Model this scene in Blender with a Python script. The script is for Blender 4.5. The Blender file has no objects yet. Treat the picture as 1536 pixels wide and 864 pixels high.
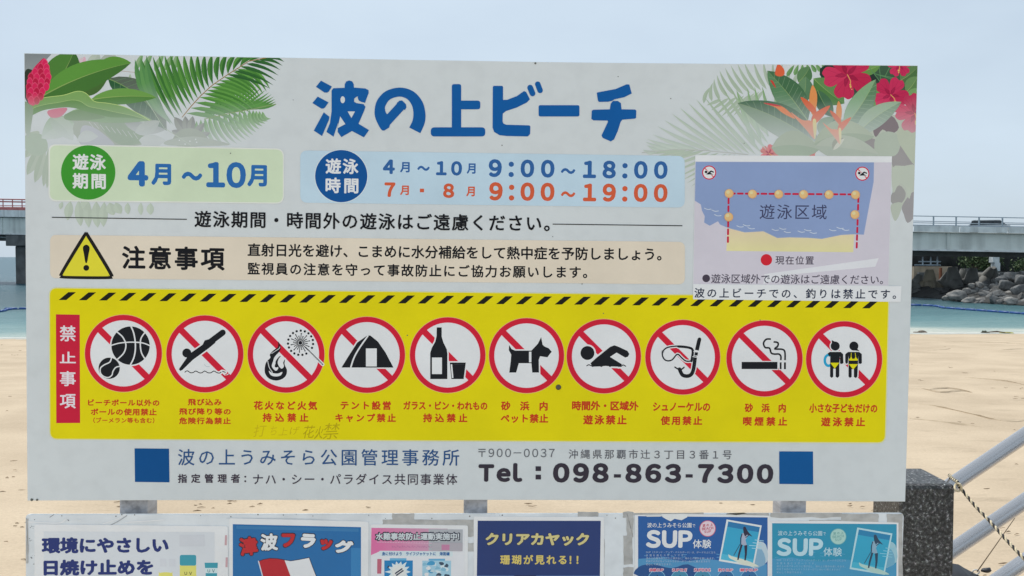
import bpy, bmesh, math, random
import numpy as np
from mathutils import Vector, Matrix, noise
from mathutils.geometry import tessellate_polygon
random.seed(7)
sc = bpy.context.scene
col = sc.collection
R = math.radians
# ------------------------------------------------------------------ camera, sky, sun, exposure
EYE = 1.6
FPX = 1313.0                       # focal length in photo pixels (1536 wide)
PITCH = math.atan(47/1313)
cam = bpy.data.cameras.new('camera'); cam.sensor_width = 36; cam.lens = 36*FPX/1536
cam.clip_start = 0.05; cam.clip_end = 20000
camo = bpy.data.objects.new('camera', cam); col.objects.link(camo)
camo.location = (0, 0, EYE); camo.rotation_euler = (math.pi/2-PITCH, 0, 0)
sc.camera = camo
SUN_EL, SUN_AZ = R(62), R(-25)     # azimuth from +Y (out to sea), negative = left
wd = bpy.data.worlds.new("World"); sc.world = wd; wd.use_nodes = True
nt = wd.node_tree; nt.nodes.clear()
out = nt.nodes.new('ShaderNodeOutputWorld'); bg = nt.nodes.new('ShaderNodeBackground')
sky = nt.nodes.new('ShaderNodeTexSky'); sky.sky_type = 'NISHITA'; sky.sun_disc = False
sky.sun_elevation = SUN_EL; sky.sun_rotation = SUN_AZ; sky.dust_density = 2.5; sky.air_density = 1.0; sky.ozone_density = 1.5
tc = nt.nodes.new('ShaderNodeTexCoord'); mp = nt.nodes.new('ShaderNodeMapping'); mp.inputs['Scale'].default_value = (1, 1, 2.2)
nz = nt.nodes.new('ShaderNodeTexNoise'); nz.inputs['Scale'].default_value = 2.2; nz.inputs['Detail'].default_value = 5; nz.inputs['Roughness'].default_value = .5
rp = nt.nodes.new('ShaderNodeMapRange'); rp.inputs[1].default_value = .3; rp.inputs[2].default_value = .7; rp.inputs[3].default_value = .6; rp.inputs[4].default_value = 1
mx = nt.nodes.new('ShaderNodeMix'); mx.data_type = 'RGBA'
mx.inputs['B'].default_value = (6.7, 7.95, 9.15, 1)       # thin high cloud, in the sky texture's own units
nt.links.new(tc.outputs['Generated'], mp.inputs[0]); nt.links.new(mp.outputs[0], nz.inputs['Vector'])
nt.links.new(nz.outputs['Fac'], rp.inputs[0]); nt.links.new(rp.outputs[0], mx.inputs['Factor'])
nt.links.new(sky.outputs[0], mx.inputs['A']); nt.links.new(mx.outputs['Result'], bg.inputs[0])
bg.inputs[1].default_value = 0.1
nt.links.new(bg.outputs[0], out.inputs[0])
sl = bpy.data.lights.new('sun', 'SUN'); sl.energy = 3.3; sl.angle = R(6); sl.color = (1, .95, .88)
so = bpy.data.objects.new('sun', sl); col.objects.link(so)
sd = Vector((math.sin(SUN_AZ)*math.cos(SUN_EL), math.cos(SUN_AZ)*math.cos(SUN_EL), math.sin(SUN_EL)))
so.rotation_euler = sd.to_track_quat('Z', 'Y').to_euler(); so.location = (0, 0, 30)
vs = sc.view_settings; sc.display_settings.display_device = 'sRGB'
vs.view_transform = 'Standard'; vs.look = 'None'; vs.exposure = 0; vs.gamma = 1
# ------------------------------------------------------------------ helpers
def s2l(c):
    c = c/255
    return c/12.92 if c <= .04045 else ((c+.055)/1.055)**2.4
KI = (.655, .69, .705)                # light falling on the shaded sign face, per channel
def ink(c):
    return tuple(min(.92, s2l(v)/k) for v, k in zip(c, KI))
def ray(px, py):
    x = (px-768)/FPX; z = (432-py)/FPX; c, s = math.cos(PITCH), math.sin(PITCH)
    return Vector((x, c+s*z, -s+c*z))
def at(px, py, Y):
    """world point seen at a photo pixel, Y metres out"""
    r = ray(px, py); return Vector((0, 0, EYE))+r*(Y/r.y)
def wn(m):
    return m.node_tree.nodes['Principled BSDF']
def mat(name, c, rough=.6, metal=0, var=0, scale=8, bump=0, bscale=40, c2=None, spec=None, detail=6, coord='Object', lo=.35, hi=.65):
    m = bpy.data.materials.new(name); m.use_nodes = True; b = wn(m); t = m.node_tree
    b.inputs['Base Color'].default_value = (*c, 1); b.inputs['Roughness'].default_value = rough; b.inputs['Metallic'].default_value = metal
    if spec is not None: b.inputs['Specular IOR Level'].default_value = spec
    co = t.nodes.new('ShaderNodeTexCoord')
    if var or c2:
        n = t.nodes.new('ShaderNodeTexNoise'); n.inputs['Scale'].default_value = scale; n.inputs['Detail'].default_value = detail
        rm = t.nodes.new('ShaderNodeMapRange'); rm.inputs[1].default_value = lo; rm.inputs[2].default_value = hi
        x = t.nodes.new('ShaderNodeMix'); x.data_type = 'RGBA'
        x.inputs['A'].default_value = (*(c if c2 else [v*(1-var) for v in c]), 1)
        x.inputs['B'].default_value = (*(c2 if c2 else [min(1, v*(1+var)) for v in c]), 1)
        t.links.new(co.outputs[coord], n.inputs['Vector']); t.links.new(n.outputs['Fac'], rm.inputs[0])
        t.links.new(rm.outputs[0], x.inputs['Factor']); t.links.new(x.outputs['Result'], b.inputs['Base Color'])
    if bump:
        n2 = t.nodes.new('ShaderNodeTexNoise'); n2.inputs['Scale'].default_value = bscale; n2.inputs['Detail'].default_value = 5
        bm_ = t.nodes.new('ShaderNodeBump'); bm_.inputs['Strength'].default_value = bump; bm_.inputs['Distance'].default_value = .01 if bscale > 5 else .1
        t.links.new(co.outputs[coord], n2.inputs['Vector']); t.links.new(n2.outputs['Fac'], bm_.inputs['Height']); t.links.new(bm_.outputs[0], b.inputs['Normal'])
    return m
def obj(name, me, m=None, parent=None):
    if isinstance(me, bmesh.types.BMesh):
        b = me; me = bpy.data.meshes.new(name); b.to_mesh(me); b.free()
    o = bpy.data.objects.new(name, me); col.objects.link(o)
    if m: me.materials.append(m)
    if parent: o.parent = parent
    return o
def empty(name, loc=(0, 0, 0)):
    o = bpy.data.objects.new(name, None); o.empty_display_size = .1; col.objects.link(o); o.location = loc; return o
def tag(o, label, cat, group=None, kind=None):
    if label: o['label'] = label
    if cat: o['category'] = cat
    if group: o['group'] = group
    if kind: o['kind'] = kind
    return o
def box(bm, x0, x1, y0, y1, z0, z1, M=None, bev=0):
    r = bmesh.ops.create_cube(bm, size=1); vv = r['verts']
    for v in vv:
        v.co = Vector(((x0+x1)/2+v.co.x*(x1-x0), (y0+y1)/2+v.co.y*(y1-y0), (z0+z1)/2+v.co.z*(z1-z0)))
    if bev:
        es = list({e for v in vv for e in v.link_edges})
        r2 = bmesh.ops.bevel(bm, geom=es, offset=bev, segments=2, affect='EDGES', profile=.5)
        vv = list({v for f in r2['faces'] for v in f.verts})
    if M:
        for v in vv: v.co = M @ v.co
    return vv
def tube(bm, pts, r, seg=10, cap=True):
    pts = [Vector(p) for p in pts]; rings = []
    for i, p in enumerate(pts):
        t = (pts[min(i+1, len(pts)-1)]-pts[max(i-1, 0)]).normalized()
        a = t.cross(Vector((0, 0, 1)));  a = a.normalized() if a.length > 1e-4 else Vector((1, 0, 0))
        b = t.cross(a).normalized(); rr = r[i] if isinstance(r, (list, tuple)) else r
        rings.append([bm.verts.new(p+(a*math.cos(k*2*math.pi/seg)+b*math.sin(k*2*math.pi/seg))*rr) for k in range(seg)])
    for A, B in zip(rings, rings[1:]):
        for k in range(seg):
            f = bm.faces.new((A[k], A[(k+1) % seg], B[(k+1) % seg], B[k])); f.smooth = True
    if cap:
        bm.faces.new(rings[0]); bm.faces.new(rings[-1][::-1])
# ------------------------------------------------------------------ the plane of the two sign boards
AY = R(1.4)
NRM = Vector((math.sin(AY), -math.cos(AY), 0))
P0 = ray(700, 415)*(2.35/ray(700, 415).y)
def onplane(px, py):
    r = ray(px, py); return r*((NRM @ P0)/(NRM @ r))+Vector((0, 0, EYE))
UX = (onplane(1377, 98)-onplane(36, 79.5)).normalized(); UX = (UX-NRM*(UX @ NRM)).normalized()
VY = NRM.cross(UX).normalized()
ORG = onplane(700, 751); ORG = ORG-VY*((ORG.z)/VY.z)
BM = Matrix(((UX.x, VY.x, NRM.x, ORG.x), (UX.y, VY.y, NRM.y, ORG.y), (UX.z, VY.z, NRM.z, ORG.z), (0, 0, 0, 1)))
BI = BM.inverted()
def P(px, py, w=0.0):
    """photo pixel -> coordinates in the board's own frame (right, up, out), w metres proud of the face"""
    q = BI @ onplane(px, py); return (q.x, q.y, w)
def slope(y): return float(np.interp(y, [90, 300, 450, 530, 660, 751, 864], [.0138, .0115, .0103, .0082, .003, .0012, .0006]))
def bow(y): return float(np.interp(y, [90, 450, 751], [4.3, 1.5, -2]))
def Wd(x, y): return slope(y)*(x-700)+bow(y)*(1-((x-700)/670)**2)
def lean(x): return float(np.interp(x, [36, 1377], [5/672, -19/655]))
PRINT = bpy.data.materials.new('printed_ink'); PRINT.use_nodes = True
_b = wn(PRINT); _b.inputs['Roughness'].default_value = .5; _b.inputs['Specular IOR Level'].default_value = .12
_a = PRINT.node_tree.nodes.new('ShaderNodeAttribute'); _a.attribute_name = 'ink'
_t = PRINT.node_tree
_n = _t.nodes.new('ShaderNodeTexNoise'); _n.inputs['Scale'].default_value = 5; _n.inputs['Detail'].default_value = 8; _n.inputs['Roughness'].default_value = .65
_c = _t.nodes.new('ShaderNodeTexCoord')
_r = _t.nodes.new('ShaderNodeMapRange'); _r.inputs[1].default_value = .3; _r.inputs[2].default_value = .7; _r.inputs[3].default_value = .94; _r.inputs[4].default_value = 1.05
_m = _t.nodes.new('ShaderNodeVectorMath'); _m.operation = 'SCALE'
_t.links.new(_c.outputs['Object'], _n.inputs['Vector']); _t.links.new(_n.outputs['Fac'], _r.inputs[0])
_t.links.new(_a.outputs['Color'], _m.inputs[0]); _t.links.new(_r.outputs[0], _m.inputs['Scale']); _t.links.new(_m.outputs[0], _b.inputs['Base Color'])
PRINT2 = PRINT.copy(); PRINT2.name = 'laminated_print'; _b2 = wn(PRINT2); _b2.inputs['Coat Weight'].default_value = .55; _b2.inputs['Coat Roughness'].default_value = .16
_n2 = PRINT2.node_tree.nodes.new('ShaderNodeTexNoise'); _n2.inputs['Scale'].default_value = 7; _n2.inputs['Detail'].default_value = 3; _c2 = PRINT2.node_tree.nodes.new('ShaderNodeTexCoord')
_p2 = PRINT2.node_tree.nodes.new('ShaderNodeBump'); _p2.inputs['Strength'].default_value = .6; _p2.inputs['Distance'].default_value = .012
PRINT2.node_tree.links.new(_c2.outputs['Object'], _n2.inputs['Vector']); PRINT2.node_tree.links.new(_n2.outputs['Fac'], _p2.inputs['Height']); PRINT2.node_tree.links.new(_p2.outputs[0], _b2.inputs['Coat Normal'])
class Zone:
    def __init__(s, x0, y0, k): s.x0, s.y0, s.k = x0, y0, k
    def __call__(s, X, Y): return (s.x0+X/s.k, s.y0+Y/s.k)
    def l(s, pts): return [s(*p) for p in pts]
PX = Zone(0, 0, 1)
_gc = {}
PROP = set('０１２３４５６７８９ＡＢＣＤＥＦＧＨＩＪＫＬＭＮＯＰＱＲＳＴＵＶＷＸＹＺａｂｃｄｅｆｇｈｉｊｋｌｍｎｏｐｑｒｓｔｕｖｗｘｙｚ：！－')
def glyph(ch):
    if ch in _gc: return _gc[ch]
    c = bpy.data.curves.new('glyph', 'FONT'); c.body = ch; c.resolution_u = 4 if ch in PROP else 2; c.fill_mode = 'FRONT'
    o = bpy.data.objects.new('glyph', c); col.objects.link(o)
    me = bpy.data.meshes.new_from_object(o.evaluated_get(bpy.context.evaluated_depsgraph_get()))
    v = np.array([tuple(q.co)[:2] for q in me.vertices]) if len(me.vertices) else np.zeros((0, 2))
    f = [tuple(q.vertices) for q in me.polygons]
    # the front faces only
    bpy.data.objects.remove(o); bpy.data.curves.remove(c); bpy.data.meshes.remove(me)
    _gc[ch] = (v, f); return _gc[ch]
PROP = set('０１２３４５６７８９ＡＢＣＤＥＦＧＨＩＪＫＬＭＮＯＰＱＲＳＴＵＶＷＸＹＺａｂｃｄｅｆｇｈｉｊｋｌｍｎｏｐｑｒｓｔｕｖｗｘｙｚ：！－')
def outset(pts, g):
    n = len(pts); ar = sum(pts[i-1][0]*pts[i][1]-pts[i][0]*pts[i-1][1] for i in range(n)); sg = 1 if ar > 0 else -1; o = []
    for i in range(n):
        a, b, c = (np.array(pts[j % n], float) for j in (i-1, i, i+1)); u, v = b-a, c-b
        u /= (np.linalg.norm(u) or 1); v /= (np.linalg.norm(v) or 1); m = np.array([u[1]+v[1], -u[0]-v[0]])*sg; L = np.linalg.norm(m)
        if L < 1e-6: o.append(tuple(b)); continue
        m /= L; k = min(1.8, 1/max(.3, float(m @ np.array([u[1], -u[0]])*sg))); o.append(tuple(b+m*g*k))
    return o
class Line:
    """a pen line: centre points, half width, round or square ends"""
    def __init__(s, pts, r, cap): s.pts, s.r, s.cap = [np.array(p, float) for p in pts], r, cap
    def sides(s, g=0):
        r = s.r+g; P_ = s.pts; st = []
        for i, p in enumerate(P_):
            u = p-P_[i-1] if i else P_[1]-p; v = P_[i+1]-p if i < len(P_)-1 else u
            u = u/(np.linalg.norm(u) or 1); v = v/(np.linalg.norm(v) or 1); t = u+v; t = t/(np.linalg.norm(t) or 1); k = min(1.5, 1/max(.4, abs(float(t @ u))))
            n = np.array([-t[1], t[0]])*k
            if i == 0:
                if s.cap: st += [(p-u*r*math.sin(a), n/k*r*math.cos(a)) for a in (1.5, 1.15, .75, .38)]
                elif g: st.append((p-u*g, n*r))
            st.append((p, n*r))
            if i == len(P_)-1:
                if s.cap: st += [(p+v*r*math.sin(a), n/k*r*math.cos(a)) for a in (.38, .75, 1.15, 1.5)]
                elif g: st.append((p+v*g, n*r))
        return [tuple(a+b) for a, b in st], [tuple(a-b) for a, b in st]
class Art:
    """flat print: a stack of coloured shapes a few hundredths of a millimetre apart, drawn in photo pixels"""
    def __init__(s, name, parent, level=0.0008, clip=None):
        s.lam = level >= .00159
        s.n, s.p, s.z, s.clip = name, parent, (2e-5 if clip else level if level >= .0014 else .0006+level*.15), clip; s.v, s.f, s.c = [], [], []
    def up(s): s.z += 1.6e-6
    def raw(s, pts, faces, colr):
        b = len(s.v); z = s.z
        fade = colr if callable(colr) else None
        for p in pts:
            s.v.append((p[0], p[1], z)); s.c.append(fade(p) if fade else colr)
        s.f += [tuple(b+i for i in f) for f in faces]; s.up()
    def poly(s, pts, colr):
        if s.clip: pts = s.clip(pts)
        if len(pts) < 3: return
        tr = tessellate_polygon([[Vector((p[0], p[1], 0)) for p in pts]])
        s.raw(pts, [t for t in tr], colr)
    def strip(s, L, Rr, colr, hold=False):
        for i in range(len(L)-1):
            q = [L[i], L[i+1], Rr[i+1], Rr[i]]
            if s.clip: q = s.clip(q)
            if len(q) < 3: continue
            b = len(s.v)
            for p in q: s.v.append((p[0], p[1], s.z)); s.c.append(colr(p) if callable(colr) else colr)
            s.f.append(tuple(range(b, b+len(q))))
        if not hold: s.up()
    def prims(s, ps, colr=None, grow=0):
        for pts, c in ps:
            if isinstance(pts, Line):
                l, r = pts.sides(grow); s.strip(l, r, colr if colr else c)
            else: s.poly(outset(pts, grow) if grow else pts, colr if colr else c)
    def text(s, body, x0, x1, y0, y1, colr, bold=0, zone=PX, gap=.12, rot=0, slant=0, flat=False, keep=False, trk=.92):
        (x0, y0), (x1, y1) = zone(x0, y0), zone(x1, y1)
        pen = 0; V = []; F = []
        nn = 0
        for ch in body:
            gv, gf = glyph(ch)
            if ch in PROP:
                if len(gv):
                    lo, hi = gv[:, 0].min(), gv[:, 0].max(); o = pen-lo+gap/2; pen += hi-lo+gap
                else: o = pen; pen += .4
            elif ch == ' ': o = pen; pen += .3
            else: o = pen; pen += 1
            if len(gv):
                V.append(gv+np.array([o, 0])); F += [tuple(nn+i for i in f) for f in gf]; nn += len(gv)
        lo = np.vstack(V).min(0)-bold; hi = np.vstack(V).max(0)+bold
        if len(V) > 1:   # letter-space to the measured width instead of stretching the characters
            em = (y1-y0)/(hi[1]-lo[1]); tr_ = min(.6, max(0, ((x1-x0)/em-(hi[0]-lo[0]))/(len(V)-1)))*trk
            V = [v+np.array([tr_*i, 0]) for i, v in enumerate(V)]
        V = np.vstack(V); lo = V.min(0)-bold; hi = V.max(0)+bold
        cx, cy = (x0+x1)/2, (y0+y1)/2
        z0 = s.z
        ks = [(0, 0)]+([(bold*math.cos(a), bold*math.sin(a)) for a in np.arange(8)*math.pi/4+.2] if bold else [])
        sl_ = 0 if flat else 1
        for dx, dy in ks:
            q = (V+np.array([dx, dy])-lo)/(hi-lo)
            X = x0+q[:, 0]*(x1-x0); Y = y1+q[:, 1]*(y0-y1)
            if slant: X = X+slant*(cy-Y)
            if rot:
                c_, s_ = math.cos(rot), math.sin(rot); X, Y = cx+(X-cx)*c_-(Y-cy)*s_, cy+(X-cx)*s_+(Y-cy)*c_
            if sl_:
                Y = Y+slope(cy)*(X-cx)+bow(cy)*(((cx-700)/670)**2-((X-700)/670)**2)
                X = X+lean(cx)*(Y-cy)
            s.raw(list(zip(X.tolist(), Y.tolist())), F, colr)
        if not keep: s.z = z0
        return s
    def done(s):
        me = bpy.data.meshes.new(s.n)
        vs_ = [P(x, y, z) for x, y, z in s.v]
        fs = []
        for f in s.f:
            if len(f) >= 3:
                n = 0
                for i in range(len(f)):
                    a, b = vs_[f[i]], vs_[f[(i+1) % len(f)]]; n += a[0]*b[1]-a[1]*b[0]
                if abs(n) < 1e-11: continue
                fs.append(f if n > 0 else f[::-1])
        me.from_pydata(vs_, [], fs)
        at_ = me.color_attributes.new('ink', 'FLOAT_COLOR', 'POINT')
        at_.data.foreach_set('color', np.array([(*c, 1) for c in s.c], dtype=np.float32).ravel())
        me.materials.append(PRINT2 if s.lam else PRINT)
        return obj(s.n, me, None, s.p)
# shape makers (lists of points, photo pixels)
def disc(cx, cy, r, n=28, ry=None): return [(cx+r*math.cos(k*2*math.pi/n), cy+(ry or r)*math.sin(k*2*math.pi/n)) for k in range(n)]
def spline(pts, n=6, closed=False):
    m = len(pts); o = []
    for i in range(m if closed else m-1):
        g = lambda j: np.array(pts[j % m] if closed else pts[max(0, min(m-1, j))], float)
        a, b, c, d = g(i-1), g(i), g(i+1), g(i+2)
        for k in range(n):
            t = k/n; o.append(tuple(.5*((2*b)+(-a+c)*t+(2*a-5*b+4*c-d)*t*t+(-a+3*b-3*c+d)*t**3)))
    if not closed: o.append(tuple(pts[-1]))
    return o
def stroke(pts, w, c=None, cap=True, taper=None):
    """polyline of width w -> list of prims"""
    return [(Line(pts, w/2, cap), c)]
def rrect(tl, tr, br, bl, r, n=6):
    cs = [tl, tr, br, bl]; o = []
    for i in range(4):
        p = np.array(cs[i], float); a = np.array(cs[i-1], float)-p; b = np.array(cs[(i+1) % 4], float)-p
        a *= r/np.linalg.norm(a); b *= r/np.linalg.norm(b)
        for k in range(n+1):
            t = k/n; o.append(tuple(p+a*(1-t)**2+b*t**2))
    return o
# ------------------------------------------------------------------ the information sign
def bmat(name, rgb, rough=.4, var=.05, scale=3, **k): return mat(name, ink(rgb), rough, var=var, scale=scale, **k)
M_BOARD = bmat('white_sign_paint', (188, 196, 198), .45, .025, 1.6, spec=.2)
M_EDGE = bmat('board_edge_metal', (196, 204, 206), .35, .05, 9)
M_POST = bmat('grey_post_paint', (146, 152, 160), .45, .22, 14, bump=.25)
M_BOLT = mat('dull_bolt', (.12, .11, .08), .5, .6)
BW = (188, 196, 198)
sign = empty('information_sign', ORG); sign.matrix_world = BM
tag(sign, 'large white beach information sign with blue title and yellow prohibition band', 'sign')
TOPE = [(36, 79.5), (425, 86.2), (600, 89.3), (800, 92.6), (900, 93.9), (1100, 95.6), (1377, 98)]
BOTE = [(1358, 752.5), (1100, 751.2), (900, 750.3), (665, 749.8), (300, 750.3), (41, 751)]
def slab(name, outline, w0, w1, m, parent, m2=None, bev=.0012):
    bm = bmesh.new(); top = [bm.verts.new(P(x, y, w1)) for x, y in outline]; bot = [bm.verts.new(P(x, y, w0)) for x, y in outline]
    n = len(top); f1 = bm.faces.new(top); f2 = bm.faces.new(bot[::-1])
    for i in range(n):
        f = bm.faces.new((top[i], bot[i], bot[(i+1) % n], top[(i+1) % n])); f.material_index = 1 if m2 else 0
    bmesh.ops.recalc_face_normals(bm, faces=bm.faces[:])
    if bev:
        es = [e for e in bm.edges if all(v in top for v in e.verts)]
        bmesh.ops.bevel(bm, geom=es, offset=bev, segments=2, affect='EDGES')
    o = obj(name, bm, m, parent)
    if m2: o.data.materials.append(m2)
    return o
slab('sign_panel', TOPE+BOTE, -.022, 0, M_BOARD, sign, M_EDGE)
def topy(x): return float(np.interp(x, [p[0] for p in TOPE], [p[1] for p in TOPE]))
def clipper(pts):
    """keep what lies on the sign face"""
    L = lambda y: 36.8+(y-79.5)*5/672; Rt = lambda y: 1376.2-(y-98)*19/655
    tests = [lambda p: p[1]-topy(p[0])-.9, lambda p: p[0]-L(p[1]), lambda p: Rt(p[1])-p[0]]
    for t in tests:
        o = []
        for i in range(len(pts)):
            a, b = pts[i-1], pts[i]; ta, tb = t(a), t(b)
            if (ta < 0) != (tb < 0):
                k = ta/(ta-tb); o.append((a[0]+(b[0]-a[0])*k, a[1]+(b[1]-a[1])*k))
            if tb >= 0: o.append(b)
        pts = o
        if len(pts) < 3: return []
    return pts
def mixc(a, b, t): return tuple(x+(y-x)*t for x, y in zip(a, b))
ZA = Zone(0, 60, 3.457); ZC = Zone(960, 80, 3.457); ZB = Zone(440, 90, 2.56); ZD = Zone(1020, 220, 3.6)
ZG = Zone(70, 430, 3.572); ZH = Zone(480, 430, 3.572); ZI = Zone(900, 430, 3.491); ZJ = Zone(190, 660, 2.954); ZK = Zone(700, 660, 2.844)
ZE = Zone(60, 300, 3.072); ZF = Zone(540, 300, 3.072)
# ---- printed plants: leaves drawn as bent blades with a lighter half, ink fading out downwards as on the print
def fader(rgb, y0, y1, lo=0.16, dx=0):
    c = ink(rgb); w = ink(BW)
    return lambda p: mixc(c, w, min(1, max(0, (p[1]-y0)/(y1-y0)))*(1-lo))
def blade(art, z, a, b, w, bend=0, rgb=(70, 120, 50), rgb2=None, y0=140, y1=205, lo=.16, rib=None, tipw=0, n=10, fat=.45, veins=0):
    a, b = np.array(z(*a)), np.array(z(*b)); w = w/z.k; bend = bend/z.k
    d = b-a; L = np.linalg.norm(d); nrm = np.array([-d[1], d[0]])/L
    mid, l, r = [], [], []
    for i in range(n+1):
        t = i/n; p = a+d*t+nrm*bend*4*t*(1-t)
        ww = w*(math.sin(math.pi*t**(math.log(.5)/math.log(fat)))**.8 if 0 < t < 1 else 0)+tipw
        mid.append(tuple(p)); l.append(tuple(p+nrm*ww/2)); r.append(tuple(p-nrm*ww/2))
    art.strip(l, mid, fader(rgb, y0, y1, lo), True)
    art.strip(mid, r, fader(rgb2 or rgb, y0, y1, lo))
    if veins:
        for i in range(1, n):
            t = i/n
            for sd_ in (l, r):
                k = min(n, i+1)
                ln_ = Line([mid[i], tuple(np.array(sd_[k])*.85+np.array(mid[k])*.15)], .25, False); a_, b_ = ln_.sides(); art.strip(a_, b_, fader(mixc(rgb, (200, 215, 180), .35), y0, y1, lo), True)
        art.up()
    if rib:
        l2 = [tuple(np.array(q)+nrm*rib*.5*(1.2-i/n)) for i, q in enumerate(mid)]; r2 = [tuple(np.array(q)-nrm*rib*.5*(1.2-i/n)) for i, q in enumerate(mid)]
        art.strip(l2, r2, fader(mixc(rgb, (200, 210, 130), .45), y0, y1, lo))
def blob(art, z, pts, rgb, y0=140, y1=205, lo=.16, n=5):
    art.poly(spline(z.l(pts), n, True), fader(rgb, y0, y1, lo))
def hibiscus(art, z, cx, cy, r, rot=0, rgb=(170, 34, 70), y0=150, y1=230, lo=.3):
    for k in range(5):
        a = rot+k*2*math.pi/5; c_, s_ = math.cos(a), math.sin(a)
        pts = [(0, 0), (.35, -.28), (.75, -.42), (1.0, -.25), (.95, 0), (1.03, .2), (.8, .42), (.4, .3)]
        q = [(cx+r*(x*c_-y*s_), cy+r*(x*s_+y*c_)) for x, y in pts]
        cc = mixc(rgb, (235, 90, 130), .12*(k % 3))
        blob(art, z, q, cc, y0, y1, lo)
        q2 = [(cx+r*(x*c_-y*s_)*.55, cy+r*(x*s_+y*c_)*.55) for x, y in [(0, 0), (.4, -.18), (.95, 0), (.4, .18)]]
        blob(art, z, q2, mixc(cc, (110, 10, 45), .45), y0, y1, lo)
        for off in (-.16, 0, .16):
            art.prims(stroke(z.l([(cx+r*.2*c_, cy+r*.2*s_), (cx+r*(.85*c_-off*s_*2), cy+r*(.85*s_+off*c_*2))]), .45, cap=False), fader(mixc(cc, (120, 15, 55), .35), y0, y1, lo))
    a = rot+.6
    art.prims(stroke(z.l([(cx, cy), (cx+r*.3*math.cos(a), cy+r*.3*math.sin(a)), (cx+r*.52*math.cos(a+.25), cy+r*.52*math.sin(a+.25))]), 1.2), fader((225, 150, 90), y0, y1, lo))
    for k in range(6):
        x, y = cx+r*(.42+.04*k)*math.cos(a+.2)+random.uniform(-3, 3), cy+r*(.42+.04*k)*math.sin(a+.2)+random.uniform(-3, 3)
        art.poly(disc(*z(x, y), .8, 8), fader((235, 180, 90), y0, y1, lo))
def leaflets(art, z, pairs, w, rgb, rgb2, y0, y1, lo, bend=0, fat=.35):
    for a, b in pairs: blade(art, z, a, b, w, bend, mixc(rgb, rgb2, random.random()*.5), mixc(rgb, rgb2, .5+random.random()*.5), y0, y1, lo, n=6, fat=fat)
def seq(bases, tips, n):
    """leaflets from a base line to a tip line"""
    B = np.array(bases, float); T = np.array(tips, float); tb = np.linspace(0, 1, len(B)); tt = np.linspace(0, 1, len(T))
    return [((np.interp(k, tb, B[:, 0]), np.interp(k, tb, B[:, 1])), (np.interp(k, tt, T[:, 0]), np.interp(k, tt, T[:, 1]))) for k in np.linspace(0, 1, n)]
A = Art('ginger_and_palm_print', sign, .0003, clipper)
F = dict(y0=150, y1=207, lo=.17)
# hazy background leaves
A.poly([ZA(125, 65), ZA(270, 70), ZA(150, 200), ZA(125, 215)], fader((118, 126, 128), 80, 140, .6))
blade(A, ZA, (465, 170), (510, 60), 70, 0, (160, 172, 160), (166, 178, 166), y0=300, y1=400)
blade(A, ZA, (520, 175), (590, 55), 90, 8, (164, 172, 160), (156, 166, 156), y0=300, y1=400)
blade(A, ZA, (405, 190), (440, 85), 60, -6, (200, 160, 175), (190, 175, 180), y0=300, y1=400)
A.prims(stroke(ZA.l([(620, 160), (700, 168), (800, 180), (890, 200)]), .9, None)[:3], ink((170, 160, 150)))
for x in (675, 715, 765, 815, 860, 905): blade(A, ZA, (x, 175), (x-6, 320), 26, 0, (148, 168, 142), (158, 176, 152), y0=150, y1=240)
for x, tx in ((700, 740), (735, 790), (800, 850), (850, 900), (900, 920)): blade(A, ZA, (x, 160), (tx, 70), 30, 0, (110, 150, 100), (130, 160, 120), y0=150, y1=240)
# pale cut leaves behind the date panel
for a_, b_, w_ in [((215, 520), (140, 700), 55), ((235, 540), (180, 740), 50), ((250, 560), (225, 760), 40), ((190, 500), (130, 610), 45), ((250, 610), (243, 770), 24), ((150, 480), (190, 520), 70), ((215, 490), (130, 545), 60)]:
    blade(A, ZA, a_, b_, w_, -6, (158, 172, 158), (166, 178, 166), y0=60, y1=2000, fat=.6)
blob(A, ZA, [(130, 500), (160, 485), (215, 490), (245, 530), (240, 580), (180, 600), (130, 560)], (160, 175, 162), y0=60, y1=2000)
ZS = Zone(30, 160, 4.547)
blob(A, ZS, [(300, 110), (380, 80), (560, 60), (720, 80), (830, 130), (850, 200), (820, 262), (560, 264), (430, 264), (380, 200)], (160, 170, 162), y0=60, y1=2000)
blob(A, ZS, [(430, 130), (520, 150), (640, 250), (600, 264), (430, 264), (410, 200)], (172, 178, 184), y0=60, y1=2000)
blob(A, ZS, [(530, 90), (640, 70), (760, 110), (850, 230), (700, 262), (600, 200)], (150, 166, 152), y0=60, y1=2000)
for k in range(9): A.prims(stroke(ZS.l([(470+k*38, 105+k*9), (500+k*38, 140+k*10)]), .7), ink((186, 192, 194)))
# grey dark broad leaf with a fine rib, olive stalk leaves
blade(A, ZA, (560, 200), (865, 470), 150, -38, (40, 84, 50), (82, 96, 82), y0=128, y1=215, lo=.3, rib=1.2, veins=1, n=12)
blade(A, ZA, (645, 430), (860, 465), 60, 12, (130, 138, 132), (122, 132, 126), **F)
blade(A, ZA, (700, 480), (830, 420), 70, 5, (140, 152, 142), (150, 160, 150), **F)
blade(A, ZA, (720, 520), (860, 520), 70, 5, (150, 160, 150), (158, 168, 158), **F)
blade(A, ZA, (125, 340), (150, 500), 60, 6, (110, 130, 96), (124, 142, 112), **F)
blade(A, ZA, (385, 430), (215, 510), 120, 20, (130, 158, 122), (146, 168, 140), **F)
blade(A, ZA, (260, 400), (380, 520), 90, -12, (140, 160, 136), (150, 168, 146), **F)
blade(A, ZA, (400, 520), (510, 500), 60, -12, (150, 160, 150), (150, 160, 150), **F)
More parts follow.
